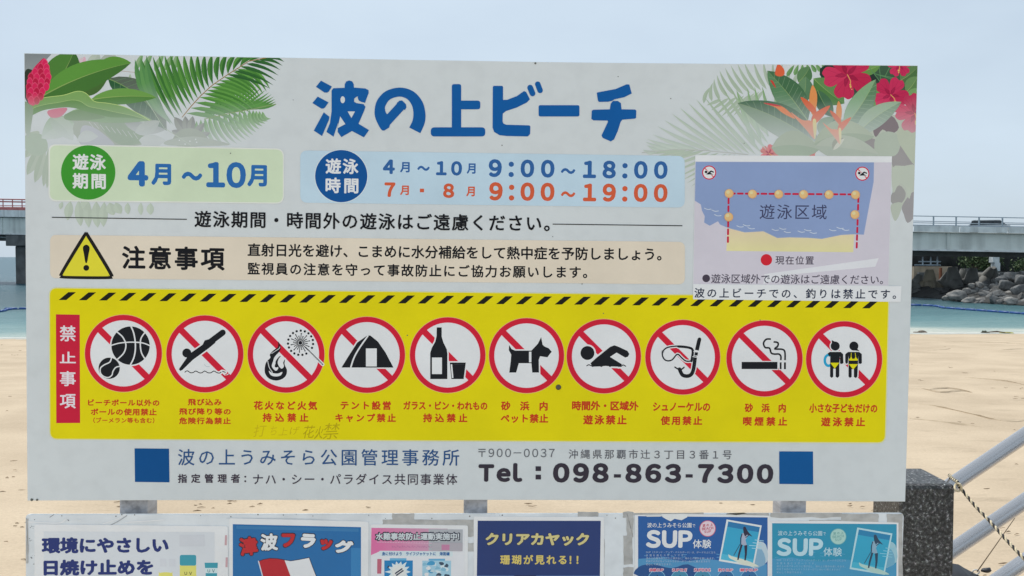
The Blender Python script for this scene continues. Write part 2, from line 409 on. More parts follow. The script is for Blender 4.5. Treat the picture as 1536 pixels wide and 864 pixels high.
# palm: long leaflets up-left, arching ones to the right
G1, G2 = (46, 96, 42), (86, 140, 62)
FP = dict(y0=150, y1=200, lo=.2)
leaflets(A, ZA, seq([(1020, 420), (1100, 390), (1200, 372), (1300, 362), (1360, 372)], [(1060, 548), (1150, 552), (1230, 540), (1290, 515), (1330, 480), (1370, 440), (1405, 408)], 16), 24, (96, 138, 84), (130, 168, 118), 168, 212, .25, bend=18)
leaflets(A, ZA, seq([(1040, 400), (1120, 390), (1200, 375), (1300, 345)], [(1180, 250), (1270, 235), (1335, 240), (1395, 268), (1425, 298), (1435, 332)], 14), 18, (66, 116, 56), (92, 146, 74), 160, 200, .25, bend=12)
rach = [(945, 400), (990, 345), (1040, 290), (1100, 235), (1180, 180), (1290, 110), (1400, 88), (1470, 88)]
leaflets(A, ZA, seq([(965, 380), (1040, 290), (1100, 235), (1180, 180), (1250, 135)], [(1250, 470), (1300, 400), (1330, 335), (1345, 300), (1400, 255)], 14), 24, (60, 112, 46), (92, 148, 66), 152, 205, .25, bend=-24)
leaflets(A, ZA, seq([(1180, 180), (1240, 142), (1290, 115), (1350, 98), (1400, 90)], [(1400, 252), (1425, 228), (1442, 190), (1455, 150), (1472, 122), (1480, 92)], 8), 18, (40, 84, 44), G1, 160, 210, .25, bend=-12, fat=.3)
leaflets(A, ZA, seq([(885, 440), (925, 400), (950, 385), (985, 345), (1010, 320), (1040, 290), (1070, 260), (1100, 235), (1140, 205), (1180, 180), (1220, 150), (1290, 112)],
    [(735, 100), (770, 92), (812, 78), (850, 74), (890, 74), (935, 72), (985, 72), (1030, 72), (1080, 72), (1130, 72), (1180, 72), (1240, 74), (1310, 78), (1370, 82)], 18), 29, G1, G2, 150, 196, .22, bend=-14, fat=.55)
leaflets(A, ZA, seq([(880, 430), (900, 440)], [(700, 100), (760, 80)], 3), 40, (70, 120, 70), (90, 140, 80), 130, 196, .22, bend=-40, fat=.6)
for a_, b_ in [(0, 0)]: A.prims(stroke(ZA.l(rach), 1.2), fader((140, 110, 62), 160, 205, .25))
for a_, b_ in zip([(1060, 410), (1200, 378), (1300, 360), (1430, 332)], [(1200, 378), (1300, 360), (1430, 332)]): A.prims(stroke(ZA.l([a_, b_]), .9), fader((130, 150, 100), 160, 220, .4))
# grey monstera shapes at the foot of the palm
for a_, b_, w_ in [((960, 480), (905, 400), 50), ((970, 480), (960, 395), 40), ((985, 480), (1000, 395), 40), ((960, 500), (890, 470), 40), ((1000, 500), (1060, 430), 40), ((1010, 510), (1090, 480), 36)]:
    blade(A, ZA, a_, b_, w_, 0, (126, 130, 128), (138, 144, 138), y0=168, y1=225, lo=.3)
blob(A, ZA, [(930, 470), (1010, 460), (1070, 500), (1080, 545), (900, 545)], (158, 168, 160), y0=60, y1=2000)
blob(A, ZA, [(870, 520), (1000, 500), (1120, 520), (1180, 546), (880, 546)], (168, 178, 172), y0=60, y1=2000)
for x, y in [(895, 505), (930, 520), (985, 525), (1015, 515), (1020, 530), (960, 540)]: A.poly(disc(*ZA(x, y), 1.1, 8), ink((196, 204, 204)))
A.prims(stroke(ZA.l([(745, 290), (850, 455), (990, 545)]), .8), fader((170, 184, 168), 160, 230, .5))
# big ginger leaves
blade(A, ZA, (265, 260), (385, 55), 190, 10, (56, 96, 44), (70, 116, 50), rib=1.4, **F)
blade(A, ZA, (500, 140), (680, 118), 60, -14, (76, 122, 48), (88, 138, 54), **F)
blade(A, ZA, (380, 270), (560, 190), 70, 20, (64, 98, 46), (76, 110, 52), **F)
blade(A, ZA, (205, 300), (678, 120), 150, -22, (62, 106, 46), (84, 136, 56), rib=1.5, n=14, **F)
blade(A, ZA, (470, 310), (812, 298), 84, -12, (78, 124, 58), (100, 146, 70), rib=1.2, n=12, **F)
blade(A, ZA, (340, 385), (790, 415), 88, -14, (116, 150, 104), (128, 160, 114), n=12, rib=.8, y0=150, y1=215, lo=.3)
top_ = [(150, 345), (175, 312), (250, 296), (330, 286), (400, 266), (445, 276), (490, 318), (560, 328), (640, 345), (710, 378), (778, 418)]
bot_ = [(152, 400), (180, 384), (220, 366), (270, 356), (340, 349), (390, 354), (430, 366), (500, 384), (570, 400), (670, 404), (778, 418)]
tt_, bb_ = spline(ZA.l(top_), 5), spline(ZA.l(bot_), 5); mm_ = [((x+u)/2, (y*.45+v*.55)) for (x, y), (u, v) in zip(tt_, bb_)]
blob(A, ZA, [(340, 385), (420, 360), (500, 384), (545, 402), (470, 414), (400, 418), (340, 412)], (104, 134, 92), y0=150, y1=215, lo=.35)
A.strip(tt_, mm_, fader((112, 150, 86), 148, 212, .35), True); A.strip(mm_, bb_, fader((92, 132, 72), 148, 212, .35))
A.prims(stroke(tt_, .8), fader((176, 200, 120), 148, 215, .4)); A.prims(stroke(mm_, .5), fader((160, 186, 120), 148, 215, .4))
blob(A, ZA, [(250, 366), (345, 352), (330, 385), (300, 402), (262, 400)], (190, 96, 120), y0=140, y1=240)
blob(A, ZA, [(128, 320), (170, 350), (168, 400), (150, 500), (135, 480), (128, 400)], (112, 136, 104), y0=140, y1=230)
# ginger flower: overlapping bracts
blob(A, ZA, [(150, 150), (190, 190), (170, 330), (130, 300), (126, 180)], (44, 52, 40))
blob(A, ZA, [(232, 95), (256, 145), (262, 200), (245, 255), (205, 300), (172, 342), (140, 300), (140, 220), (165, 160), (200, 118)], (184, 36, 78))
rows = [(118, 232, 1), (140, 226, 2), (165, 212, 3), (190, 206, 4), (215, 200, 4), (240, 196, 4), (265, 190, 3), (290, 182, 3), (312, 176, 2)]
for j, (y, x, n_) in enumerate(rows):
    for k in range(n_):
        cx = x+(k-(n_-1)/2)*30; cc = mixc((196, 34, 82), (170, 24, 62), (k+j) % 2)
        blob(A, ZA, [(cx, y-22), (cx+16, y-4), (cx+12, y+16), (cx, y+24), (cx-12, y+16), (cx-16, y-4)], mixc(cc, (230, 120, 140), .4), n=3)
        blob(A, ZA, [(cx, y-17), (cx+13, y-3), (cx+10, y+15), (cx, y+23), (cx-10, y+15), (cx-13, y-3)], cc, n=3)
# pale leaf shapes under the date panel
for x0_, y0_, x1_, y1_, w_ in [(345, 645, 325, 775, 60), (400, 640, 415, 815, 62), (460, 640, 470, 825, 60), (520, 645, 530, 825, 70), (575, 650, 570, 820, 60), (610, 655, 640, 740, 70), (650, 655, 690, 730, 60), (735, 655, 738, 735, 40), (825, 655, 826, 740, 36), (890, 658, 892, 738, 50), (470, 650, 430, 700, 80), (290, 650, 275, 700, 30)]:
    blade(A, ZS, (x0_, y0_), (x1_, y1_), w_, 3, (170, 184, 168), (164, 178, 162), y0=60, y1=2000, fat=.5)
A.done()
B = Art('hibiscus_and_palm_print', sign, .0003, clipper)
GP = (150, 168, 148)
leaflets(B, ZC, seq([(330, 260), (450, 230), (560, 210), (640, 190), (720, 178), (800, 175)], [(370, 172), (385, 132), (412, 88), (470, 60), (540, 45), (640, 40), (740, 50), (830, 90)], 15), 20, (148, 166, 146), (158, 174, 156), 60, 2000, .2, bend=-10)
leaflets(B, ZC, seq([(420, 240), (560, 215), (640, 192)], [(345, 270), (400, 330), (470, 330), (560, 300)], 8), 18, (152, 170, 150), (160, 176, 158), 60, 2000, .2)
leaflets(B, ZC, seq([(760, 120), (900, 100), (990, 90)], [(800, 60), (850, 55), (900, 55), (975, 55)], 8), 22, (84, 128, 72), (110, 150, 96), 60, 2000, .2)
# right: dark undergrowth, hibiscus leaves
blob(B, ZC, [(960, 60), (1440, 62), (1440, 230), (1290, 250), (1180, 240), (1000, 200)], (34, 52, 44))
blob(B, ZC, [(1225, 62), (1440, 64), (1438, 160), (1400, 250), (1240, 140)], (56, 84, 62))
for a_, b_, w_, c_ in [((900, 130), (1060, 260), 130, (74, 116, 62)), ((1110, 100), (1250, 60), 60, (92, 134, 68)), ((1350, 140), (1440, 70), 110, (70, 104, 62)), ((1380, 200), (1438, 120), 80, (84, 120, 72)), ((1130, 330), (1235, 180), 110, (98, 142, 78)), ((1390, 250), (1438, 180), 70, (100, 140, 84)), ((920, 190), (1000, 330), 80, (44, 84, 58)), ((820, 150), (880, 70), 80, (70, 108, 70)), ((840, 260), (860, 120), 90, (80, 116, 84))]:
    blade(B, ZC, a_, b_, w_, 6, c_, mixc(c_, (150, 180, 130), .18), y0=150, y1=200, lo=.4, rib=.8, fat=.5)
for a_, b_ in [((1190, 75), (1255, 160)), ((1240, 70), (1250, 150)), ((1230, 110), (1330, 130)), ((1200, 100), (1390, 160)), ((1270, 120), (1300, 62))]: B.prims(stroke(ZC.l([a_, b_]), 1), ink((84, 128, 84)))
# faded undergrowth below
blob(B, ZC, [(1200, 330), (1330, 320), (1435, 330), (1434, 860), (1425, 860), (1390, 830), (1350, 780), (1310, 800), (1302, 600), (1200, 540), (1150, 450)], (168, 176, 164), y0=60, y1=2000, n=3)
ZT = Zone(1240, 90, 3.457)
for pts, c_ in [([(250, 330), (330, 285), (375, 350), (330, 385), (290, 360), (255, 400), (240, 360)], (116, 106, 110)), ([(180, 420), (250, 410), (240, 490), (200, 470)], (138, 136, 136)),
    ([(340, 480), (385, 440), (440, 520), (450, 555), (395, 548), (345, 560)], (140, 138, 138)), ([(335, 700), (375, 650), (410, 690), (390, 740), (340, 745)], (140, 140, 138)), ([(390, 760), (430, 700), (458, 690), (458, 800), (420, 845), (400, 800)], (138, 136, 138))]:
    blob(B, ZT, pts, c_, y0=60, y1=2000, n=3)
for pts, c_ in [([(255, 400), (320, 370), (380, 400), (375, 470), (340, 500), (255, 490)], (160, 172, 158)), ([(370, 360), (460, 345), (462, 540), (400, 470), (372, 420)], (166, 176, 158)), ([(340, 560), (400, 550), (460, 555), (430, 720), (410, 660), (375, 640), (345, 690)], (170, 180, 166)), ([(335, 750), (390, 740), (378, 800), (355, 835), (338, 800)], (164, 174, 160))]:
    blob(B, ZT, pts, c_, y0=60, y1=2000, n=3)
hibiscus(B, ZC, 1075, 110, 125, .5)
hibiscus(B, ZC, 1345, 60, 62, .9, (178, 40, 80))
hibiscus(B, ZC, 1300, 215, 92, .2, (174, 36, 76))
hibiscus(B, ZC, 1425, 310, 100, .7, (172, 46, 80), y0=150, y1=205, lo=.5)
hibiscus(B, ZC, 850, 505, 62, .3, (190, 120, 118), y0=60, y1=2000); hibiscus(B, ZC, 760, 520, 66, 1, (192, 124, 122), y0=60, y1=2000); hibiscus(B, ZC, 670, 520, 48, 0, (192, 128, 126), y0=60, y1=2000)
# lower left frond
leaflets(B, ZC, seq([(80, 512), (180, 500), (290, 500), (400, 505), (480, 515), (550, 522), (610, 528), (660, 500), (670, 430)],
    [(15, 500), (40, 470), (20, 452), (60, 432), (90, 378), (135, 338), (185, 296), (240, 262), (292, 240), (345, 224), (415, 196), (465, 184), (498, 190)], 16), 22, (122, 152, 108), (152, 176, 140), 120, 200, .35, bend=-8)
leaflets(B, ZC, seq([(600, 480), (640, 450), (690, 420), (730, 380)], [(500, 190), (575, 178), (612, 168), (700, 190)], 5), 24, (96, 140, 78), (118, 160, 96), 128, 190, .3, bend=-5)
leaflets(B, ZC, seq([(200, 500), (330, 505), (450, 520), (520, 525)], [(60, 520), (140, 560), (200, 640), (262, 692)], 10), 16, (158, 174, 158), (164, 178, 162), 60, 2000, .2)
for a_, b_ in zip([(10, 515), (180, 498), (330, 503)], [(180, 498), (330, 503), (560, 525)]): B.prims(stroke(ZC.l([a_, b_]), 1), ink((168, 174, 170)))
# broad leaves and bird-of-paradise flowers
def bract(pts, c): blob(B, ZC, pts, c, y0=150, y1=225, lo=.4, n=4)
blade(B, ZC, (870, 350), (660, 90), 150, 8, (62, 100, 68), (82, 122, 86), rib=1.1, veins=1, n=12, y0=140, y1=205, lo=.3)
bract([(700, 110), (706, 75), (718, 55), (745, 80), (748, 110), (725, 120)], (200, 92, 58)); bract([(675, 140), (690, 145), (705, 180), (690, 165)], (180, 60, 50))
blade(B, ZC, (930, 480), (505, 258), 165, 26, (70, 102, 78), (112, 136, 112), rib=1.1, veins=1, n=14, y0=150, y1=215, lo=.28)
blade(B, ZC, (1060, 380), (1222, 135), 120, 10, (84, 120, 86), (120, 156, 118), rib=1.1, veins=1, n=12, y0=140, y1=205, lo=.3)
blade(B, ZC, (1120, 420), (1355, 252), 105, -14, (104, 134, 104), (134, 160, 130), rib=1, veins=1, n=12, y0=140, y1=210, lo=.3)
blade(B, ZC, (930, 420), (1010, 330), 110, 8, (80, 112, 84), (110, 136, 108), y0=150, y1=210, lo=.3)
blade(B, ZC, (680, 490), (930, 500), 150, -20, (148, 164, 148), (158, 170, 156), y0=60, y1=2000)
blade(B, ZC, (900, 470), (1215, 432), 150, -34, (150, 164, 148), (160, 172, 156), y0=60, y1=2000, n=12)
blade(B, ZC, (910, 480), (1240, 525), 130, -10, (158, 170, 158), (164, 174, 162), y0=60, y1=2000, n=12)
blade(B, ZC, (1000, 500), (1060, 440), 44, -10, (186, 190, 180), (150, 156, 146), y0=60, y1=2000)
for sx, o in ((0, (0, 0)), (1, (125, 58))):
    m = lambda pts: [(x*(1 if not sx else .72)+(0 if not sx else 385), y*(1 if not sx else .8)+(0 if not sx else 115)) for x, y in pts]
    bract(m([(895, 165), (918, 215), (912, 290), (895, 320), (878, 270), (880, 210)]), (206, 134, 78))
    bract(m([(832, 228), (870, 245), (912, 290), (905, 318), (862, 280)]), (196, 96, 62))
    if not sx: bract(m([(640, 258), (730, 272), (790, 320), (800, 340), (740, 310), (700, 280)]), (206, 120, 74)); bract(m([(640, 257), (690, 262), (735, 275), (690, 272)]), (176, 50, 60))
    bract(m([(985, 270), (950, 325), (900, 372), (888, 350), (905, 310)]), (198, 98, 66))
    bract(m([(780, 305), (840, 345), (885, 350), (905, 380), (905, 445), (860, 395)]), (206, 128, 96))
    bract(m([(905, 445), (895, 350), (912, 345), (915, 400)]), (220, 190, 130))
B.done()
# ---- title, drawn stroke by stroke
T1 = Zone(460, 110, 6.144); T2 = Zone(720, 110, 6.144)
BLUE = ink((13, 82, 146))
T = Art('title_lettering', sign, .0009)
def tp(z, pts, n=0): T.poly(spline(z.l(pts), n, True) if n else z.l(pts), BLUE)
def ts(z, pts, w, n=6, cap=True): T.prims(stroke(spline(z.l(pts), n) if n else z.l(pts), w/z.k, cap=cap), BLUE)
def rp_(z, x0, y0, x1, y1, r): T.poly([q for q in rrect(z(x0, y0), z(x1, y0), z(x1, y1), z(x0, y1), r/z.k)], BLUE)
tp(T1, [(132, 68), (233, 122), (205, 168), (190, 178), (165, 178), (86, 124)]); tp(T1, [(102, 215), (202, 268), (170, 315), (155, 325), (135, 325), (53, 274)]); tp(T1, [(158, 360), (210, 400), (205, 430), (142, 578), (66, 528)])
tp(T1, [(245, 138), (350, 134), (352, 100), (365, 75), (392, 66), (420, 75), (434, 100), (436, 132), (540, 140), (570, 155), (572, 180), (538, 272), (500, 262), (480, 250), (470, 222), (474, 212), (455, 218), (438, 235), (437, 262), (460, 275), (525, 285), (542, 310), (530, 345), (478, 465), (575, 524), (528, 590), (418, 532), (320, 588), (286, 540), (288, 506), (362, 468), (310, 395), (262, 540), (248, 584), (182, 540), (215, 460), (230, 350), (230, 160)])
T_holes = Art('title_counter_lettering', sign, .0014)
WB = ink(BW)
T_holes.poly(disc(*T1(333, 244), 3.4, 16, 5.2), WB); T_holes.poly(T1.l([(378, 352), (446, 352), (413, 412)]), WB)
tp(T1, [(285, 508), (300, 400), (318, 402), (360, 468)])  # joins the sweep; the counter goes over it
T_holes.poly(T1.l([(310, 398), (357, 468), (286, 506)]), WB)
ring = spline([(705, 490), (672, 360), (730, 240), (850, 178), (960, 210), (1035, 300), (1038, 420), (1000, 520)], 8)
L_, R_ = [], []
out_ = spline([(710, 528), (685, 515), (640, 430), (626, 350), (650, 250), (730, 165), (860, 132), (980, 165), (1060, 250), (1092, 350), (1090, 450), (1048, 552)], 6)
in_ = spline([(740, 375), (738, 378), (724, 340), (726, 300), (770, 240), (860, 215), (935, 245), (978, 320), (980, 420), (946, 500)], 6)
tp(T1, out_+in_[::-1]); ts(T1, [(708, 478), (872, 298)], 84, 0, False); tp(T1, [(855, 252), (880, 250), (915, 285), (920, 315), (905, 340), (830, 275)]); tp(T1, [(725, 360), (785, 420), (760, 500), (715, 528), (690, 515), (650, 430)])
rp_(T1, 1338, 100, 1424, 560, 22); rp_(T1, 1380, 252, 1722-122, 332, 26); rp_(T1, 1144, 498, 1646, 582, 36)
tp(T2, [(125, 116), (205, 116), (212, 126), (212, 245), (250, 245), (340, 210), (405, 164), (425, 172), (460, 240), (430, 270), (340, 315), (240, 348), (210, 372), (208, 440), (215, 462), (240, 474), (455, 480), (464, 490), (462, 560), (440, 582), (250, 578), (180, 570), (130, 540), (116, 500), (118, 128)])
ts(T2, [(462, 132), (484, 186)], 52, 0); ts(T2, [(532, 100), (554, 158)], 50, 0)
rp_(T2, 540, 294, 916, 398, 18)
tp(T2, [(1076, 180), (1085, 176), (1250, 145), (1350, 102), (1376, 104), (1398, 186), (1330, 220), (1240, 240), (1215, 255), (1180, 262), (1095, 264), (1086, 250)])
tp(T2, [(1030, 345), (1045, 336), (1196, 332), (1205, 280), (1225, 255), (1270, 255), (1298, 275), (1304, 332), (1430, 334), (1440, 345), (1438, 412), (1425, 418), (1310, 428), (1295, 450), (1270, 530), (1235, 610), (1205, 628), (1130, 595), (1120, 572), (1180, 445), (1175, 436), (1045, 434), (1026, 420)])
T.done(); T_holes.done()
# ---- season and hours panels
PG = Art('season_panel', sign, .0006)
PG.poly(rrect((73, 216), (426, 222.8), (426, 305.5), (73, 301.8), 12), ink((203, 215, 202)))
PG.poly(rrect((75, 218), (424.5, 224.5), (424.5, 304), (75, 300), 11), ink((186, 203, 176)))
PG.poly(disc(132.5, 258.7, 40.8, 48), ink((56, 138, 44)))
pg = PG.done()
W1 = ink((205, 214, 208)); BL2 = ink((40, 98, 160))
t = Art('season_lettering', pg, .0009)
t.text('遊泳', 109, 159, 231, 255, W1, .03); t.text('期間', 109, 159, 260, 283.5, W1, .03); t.done(); t = Art('month_lettering', pg, .0009)
t.text('４', 191.5, 222.7, 241.6, 279.8, BL2, .055); t.text('月', 227, 257, 245.7, 277.8, BL2, .045); t.text('～', 272.5, 303.7, 257.5, 271, BL2, .05)
t.text('１０', 309.5, 369, 242.8, 282, BL2, .045); t.text('月', 371, 400.6, 247.5, 280, BL2, .045)
t.done()
PB = Art('hours_panel', sign, .0006)
PB.poly(rrect((450.5, 225.8), (1027, 234), (1027, 311.5), (450.5, 304), 11), ink((172, 196, 210)))
PB.poly(disc(511.9, 264.2, 40.2, 48), ink((196, 208, 214))); PB.poly(disc(511.9, 264.2, 39.2, 48), ink((15, 76, 138)))
pb = PB.done()
t = Art('hours_lettering', pb, .0009); W2 = ink((208, 218, 222)); BL3 = ink((44, 90, 146)); OR = ink((190, 86, 56))
t.text('遊泳', 488.4, 537.7, 237.7, 261, W2, .03); t.text('時間', 488.4, 537.7, 266.6, 290, W2, .03); t.done(); t = Art('blue_hours_lettering', pb, .0009)
for (s, X0, X1, Y0, Y1, b) in [('４', 344, 390, 382, 438, .05), ('月', 410, 447, 392, 432, .035), ('～', 476, 524, 406, 426, .04), ('１０', 548, 648, 388, 444, .05), ('月', 666, 700, 397, 437, .035), ('９：００', 750, 1003, 382, 451, .05), ('～', 1027, 1083, 415, 438, .04), ('１８：００', 1112, 1437, 387, 456, .05)]:
    t.text(s, X0, X1, Y0, Y1, BL3, b, ZB, gap=.24)
t.done(); t = Art('orange_hours_lettering', pb, .0009)
for (s, X0, X1, Y0, Y1, b) in [('７', 350, 392, 470, 526, .05), ('月', 410, 444, 482, 519, .035), ('８', 575, 618, 474, 530, .05), ('月', 664, 697, 486, 524, .035), ('９：００', 752, 1003, 470, 541, .05), ('～', 1027, 1083, 504, 527, .04), ('１９：００', 1112, 1437, 475, 545, .05)]:
    t.text(s, X0, X1, Y0, Y1, OR, b, ZB, gap=.24)
t.poly(ZB.l([(486, 494), (502, 494), (502, 508), (486, 508)]), OR)
t.done()
# ---- the line of text between the rules
DK = ink((20, 22, 26))
t = Art('notice_lettering', sign, .0009)
t.text('遊泳期間・時間外の遊泳はご遠慮ください。', 291.8, 824.8, 319.6, 344.6, DK, .02); t.done()
for ln_ in ([(78, 326), (280.4, 329)], [(829, 336.2), (1023.4, 338.6)]): t = Art('rule_line', sign, .0009); t.prims(stroke(ln_, 1.3, cap=False), DK); t.done()
PC = Art('caution_panel', sign, .0006)
PC.poly(rrect((75.3, 352.2), (1027.3, 362.8), (1027.3, 426.4), (75.3, 417.2), 10), ink((203, 195, 178))); pc_ = PC.done()
t = Art('warning_triangle', pc_, .0009)
t.poly(rrect((129.3, 343), (172, 421), (86.5, 420), (129.3, 343), 10)[:0] or spline([(124, 353), (129.3, 349.3), (134.5, 353), (168, 408), (168, 415), (163, 418.6), (96, 417.8), (91, 414), (91.5, 407)], 4, True), ink((26, 26, 26)))
t.poly(spline([(126.5, 358.5), (129.3, 355), (132, 358.5), (162.5, 409), (162, 413), (158, 414.4), (100, 413.8), (96, 412), (96.5, 408)], 4, True), ink((206, 198, 52)))
t.poly(spline([(124.6, 371), (129.5, 367), (134.6, 371), (133, 382), (130.8, 393.5), (128.2, 393.5), (126.2, 382)], 4, True), ink((22, 22, 22))); t.poly(disc(129.6, 401.8, 4.4, 18), ink((22, 22, 22)))
t.done()
t = Art('caution_lettering', pc_, .0009)
t.text('注意事項', 183, 337.3, 369.3, 404.9, DK, .03); t.done(); t = Art('advice_lettering', pc_, .0009)
t.text('直射日光を避け、こまめに水分補給をして熱中症を予防しましょう。', 371.5, 992.5, 368.6, 388.4, DK, .024)
t.text('監視員の注意を守って事故防止にご協力お願いします。', 371.5, 881, 396.4, 415.2, DK, .024)
t.done()
# ---- yellow prohibition panel
PY = Art('prohibition_panel', sign, .0006)
YT = [(75, 432.3), (490, 436.3), (905, 441.3), (1332.5, 446)]; YB = [(1327, 663.5), (900, 661.4), (490, 659.4), (75.6, 658)]
o_ = rrect(YT[0], YT[-1], YB[0], YB[-1], 11)
PY.poly([(p[0]+dx*0, p[1]) for p in rrect((73.5, 431), (1334, 444.8), (1328.5, 665), (74.4, 659.4), 12) for dx in (0,)], ink((196, 200, 150)))
PY.poly(o_, ink((214, 194, 12)))
py = PY.done()
t = Art('hazard_stripe_marking', py, .0009)
KK = ink((26, 26, 20))
for i in range(42):
    cx = 101.2+30.3*i-.0226*i*i; cy = float(np.interp(cx, [101, 492, 898, 1305], [444.1, 448.3, 451.2, 456.6])); k = 1-.0008*i
    t.poly([(cx-13*k, cy+5.9), (cx-1.5*k, cy+5.9), (cx+13*k, cy-5.9), (cx+1.5*k, cy-5.9)], KK)
t.done()
t = Art('red_heading_marking', py, .0009); t.poly([(84, 471.4), (119.8, 472), (120.4, 634.4), (84.6, 634.6)], ink((180, 30, 56))); t.done()
t = Art('heading_lettering', py, .0012)
for s, a_, b_ in (('禁', 208, 293), ('止', 348, 410), ('事', 452, 533), ('項', 575, 652)): t.text(s, 71, 157, a_, b_, ink((214, 200, 206)), .018, ZG)
t.done()
CR = ink((178, 56, 28))
caps = [
 ('ZG', [('ビーチボール以外の', 222, 605, 603, 640, .028), ('ボールの使用禁止', 237, 590, 652, 690, .028), ('（ブーメラン等も含む）', 250, 578, 701, 731, .02)]),
 ('ZG', [('飛び込み', 757, 938, 600, 637, .028), ('飛び降り等の', 710, 987, 650, 687, .028), ('危険行為禁止', 710, 987, 700, 737, .028)]),
 ('ZG', [('花火など火気', 1110, 1450, 612, 661, .03), ('持込禁止', 1157, 1403, 677, 725, .03)]),
 ('ZH', [('テント設営', 110, 380, 612, 660, .03), ('キャンプ禁止', 82, 407, 679, 726, .03)]),
 ('ZH', [('ガラス・ビン・われもの', 447, 897, 614, 660, .03), ('持込禁止', 552, 790, 679, 727, .03)]),
 ('ZH', [('砂　浜　内', 970, 1220, 614, 664, .03), ('ペット禁止', 968, 1223, 681, 730, .03)]),
 ('PX', [('時間外・区域外', 857.9, 957.9, 601.3, 615.8, .03), ('遊泳禁止', 874.7, 940, 622.3, 636.9, .03)]),
 ('ZI', [('シュノーケルの', 277, 577, 605, 652, .03), ('使用禁止', 317, 535, 677, 725, .03)]),
 ('ZI', [('砂　浜　内', 757, 973, 611, 659, .03), ('喫煙禁止', 748, 980, 681, 729, .03)]),
 ('ZI', [('小さな子どもだけの', 1095, 1452, 612, 661, .03), ('遊泳禁止', 1157, 1388, 683, 732, .03)])]
for zn, ls in caps:
    t = Art('caption_lettering', py, .0009)
    for s, a_, b_, c_, d_, w_ in ls: t.text(s, a_, b_, c_, d_, CR, w_*1.3, globals()[zn], trk=(.3 if w_ < .03 else .92))
    t.done()
# ---- prohibition symbols
RED = ink((188, 30, 52)); WHT = ink((204, 217, 224)); BLK = ink((24, 27, 32)); PK = ink((232, 150, 120))
Z1, Z2, Z3, Z4, Z5 = (Zone(x, 465, 6.144) for x in (120, 365, 605, 845, 1085))
def st(z, pts, w, c=None, n=0, cap=True): return stroke(spline(z.l(pts), n) if n else z.l(pts), w/z.k, c or BLK, cap)
def pl(z, pts, c=None, n=0): return [(spline(z.l(pts), n, True) if n else z.l(pts), c or BLK)]
def dc(z, x, y, r, c=None, n=20): return [(disc(*z(x, y), r/z.k, n), c or BLK)]
def symbol(cx, cy, r, black, over=(), grow=2.0, under=()):
    t = Art('prohibition_symbol', py, .0009)
    t.poly(disc(cx, cy, r+.7, 56), PK); t.poly(disc(cx, cy, r, 56), RED); t.poly(disc(cx, cy, r*.862, 56), ink((226, 190, 200))); t.poly(disc(cx, cy, r*.85, 56), WHT)
    d = r*.9*math.sqrt(.5)
    d2 = d*.93; t.prims(stroke([(cx-d2, cy-d2), (cx+d2, cy+d2)], 10.6*r/57, cap=False), ink((226, 190, 200)))
    t.prims(stroke([(cx-d, cy-d), (cx+d, cy+d)], 9.4*r/57, cap=False), RED)
    t.prims(list(black)+list(under), WHT, grow)
    t.prims(under); t.prims(black); t.prims(over); t.done()
GR = WHT
b = dc(Z1, 467, 328, 177, n=44)+dc(Z1, 270, 536, 98, n=32)
ov = st(Z1, [(470, 148), (498, 220), (512, 330), (500, 430), (465, 506)], 13, GR, 5, False)+st(Z1, [(288, 326), (370, 304), (480, 296), (580, 304), (648, 330)], 11, GR, 5, False)
ov += st(Z1, [(340, 200), (395, 250), (424, 320), (405, 395), (345, 455)], 12, GR, 5, False)+st(Z1, [(600, 205), (562, 265), (558, 340), (570, 400), (600, 450)], 12, GR, 5, False)
ov += st(Z1, [(292, 440), (275, 480), (225, 505), (190, 535), (190, 580), (220, 612), (262, 622), (295, 600), (305, 565), (330, 530), (368, 518)], 11, GR, 5, False)
symbol(185.3, 530, 57.7, b, ov)
b = st(Z2.__class__(120, 465, 6.144), [(1316, 208), (1180, 310)], 56)+dc(Z1, 985, 396, 42)
b += pl(Z1, [(1000, 410), (1130, 320), (1150, 280), (1190, 268), (1220, 262), (1250, 300), (1190, 350), (1040, 460), (945, 552), (925, 562), (912, 545), (985, 440)])
wv = st(Z1, [(968, 572), (990, 560), (1020, 578), (1045, 575), (1068, 562), (1100, 578), (1125, 578), (1150, 562), (1180, 578), (1208, 578), (1235, 562), (1265, 578), (1290, 580), (1310, 566), (1340, 574)], 8, BLK, 3)
symbol(307.4, 530.8, 57.7, b+wv, st(Z1, [(1300, 560), (1325, 590), (1345, 605), (1370, 590)], 10, WHT)+st(Z1, [(1320, 600), (1340, 612), (1375, 592)], 6, ink((30, 30, 34)), 3)+pl(Z1, [(1320, 604), (1370, 598), (1345, 640)], RED)+st(Z1, [(1145, 500), (1165, 520), (1195, 522)], 4, ink((160, 172, 178)), 3))
fire = pl(Z2, [(322, 290), (345, 340), (335, 380), (290, 430), (275, 480), (290, 520), (300, 470), (330, 430), (345, 425), (322, 460), (320, 500), (350, 540), (375, 520), (368, 485), (385, 455), (380, 500), (402, 550), (395, 600), (360, 635), (300, 650), (235, 630), (200, 580), (200, 520), (215, 475), (250, 440), (245, 410), (280, 370), (320, 340)], n=3)
fov = pl(Z2, [(235, 560), (255, 600), (300, 612), (345, 602), (360, 570), (320, 585), (270, 580)], GR, 3)+st(Z2, [(262, 400), (300, 375), (330, 355), (338, 340)], 5, GR, 4)+st(Z2, [(225, 470), (240, 530), (270, 575)], 6, GR, 4)+pl(Z2, [(290, 450), (265, 500), (268, 530), (300, 560), (322, 540), (318, 520), (300, 500)], GR, 3)+pl(Z2, [(300, 490), (320, 520), (305, 530), (290, 520)], BLK, 3)
fw = dc(Z2, 526, 302, 18)
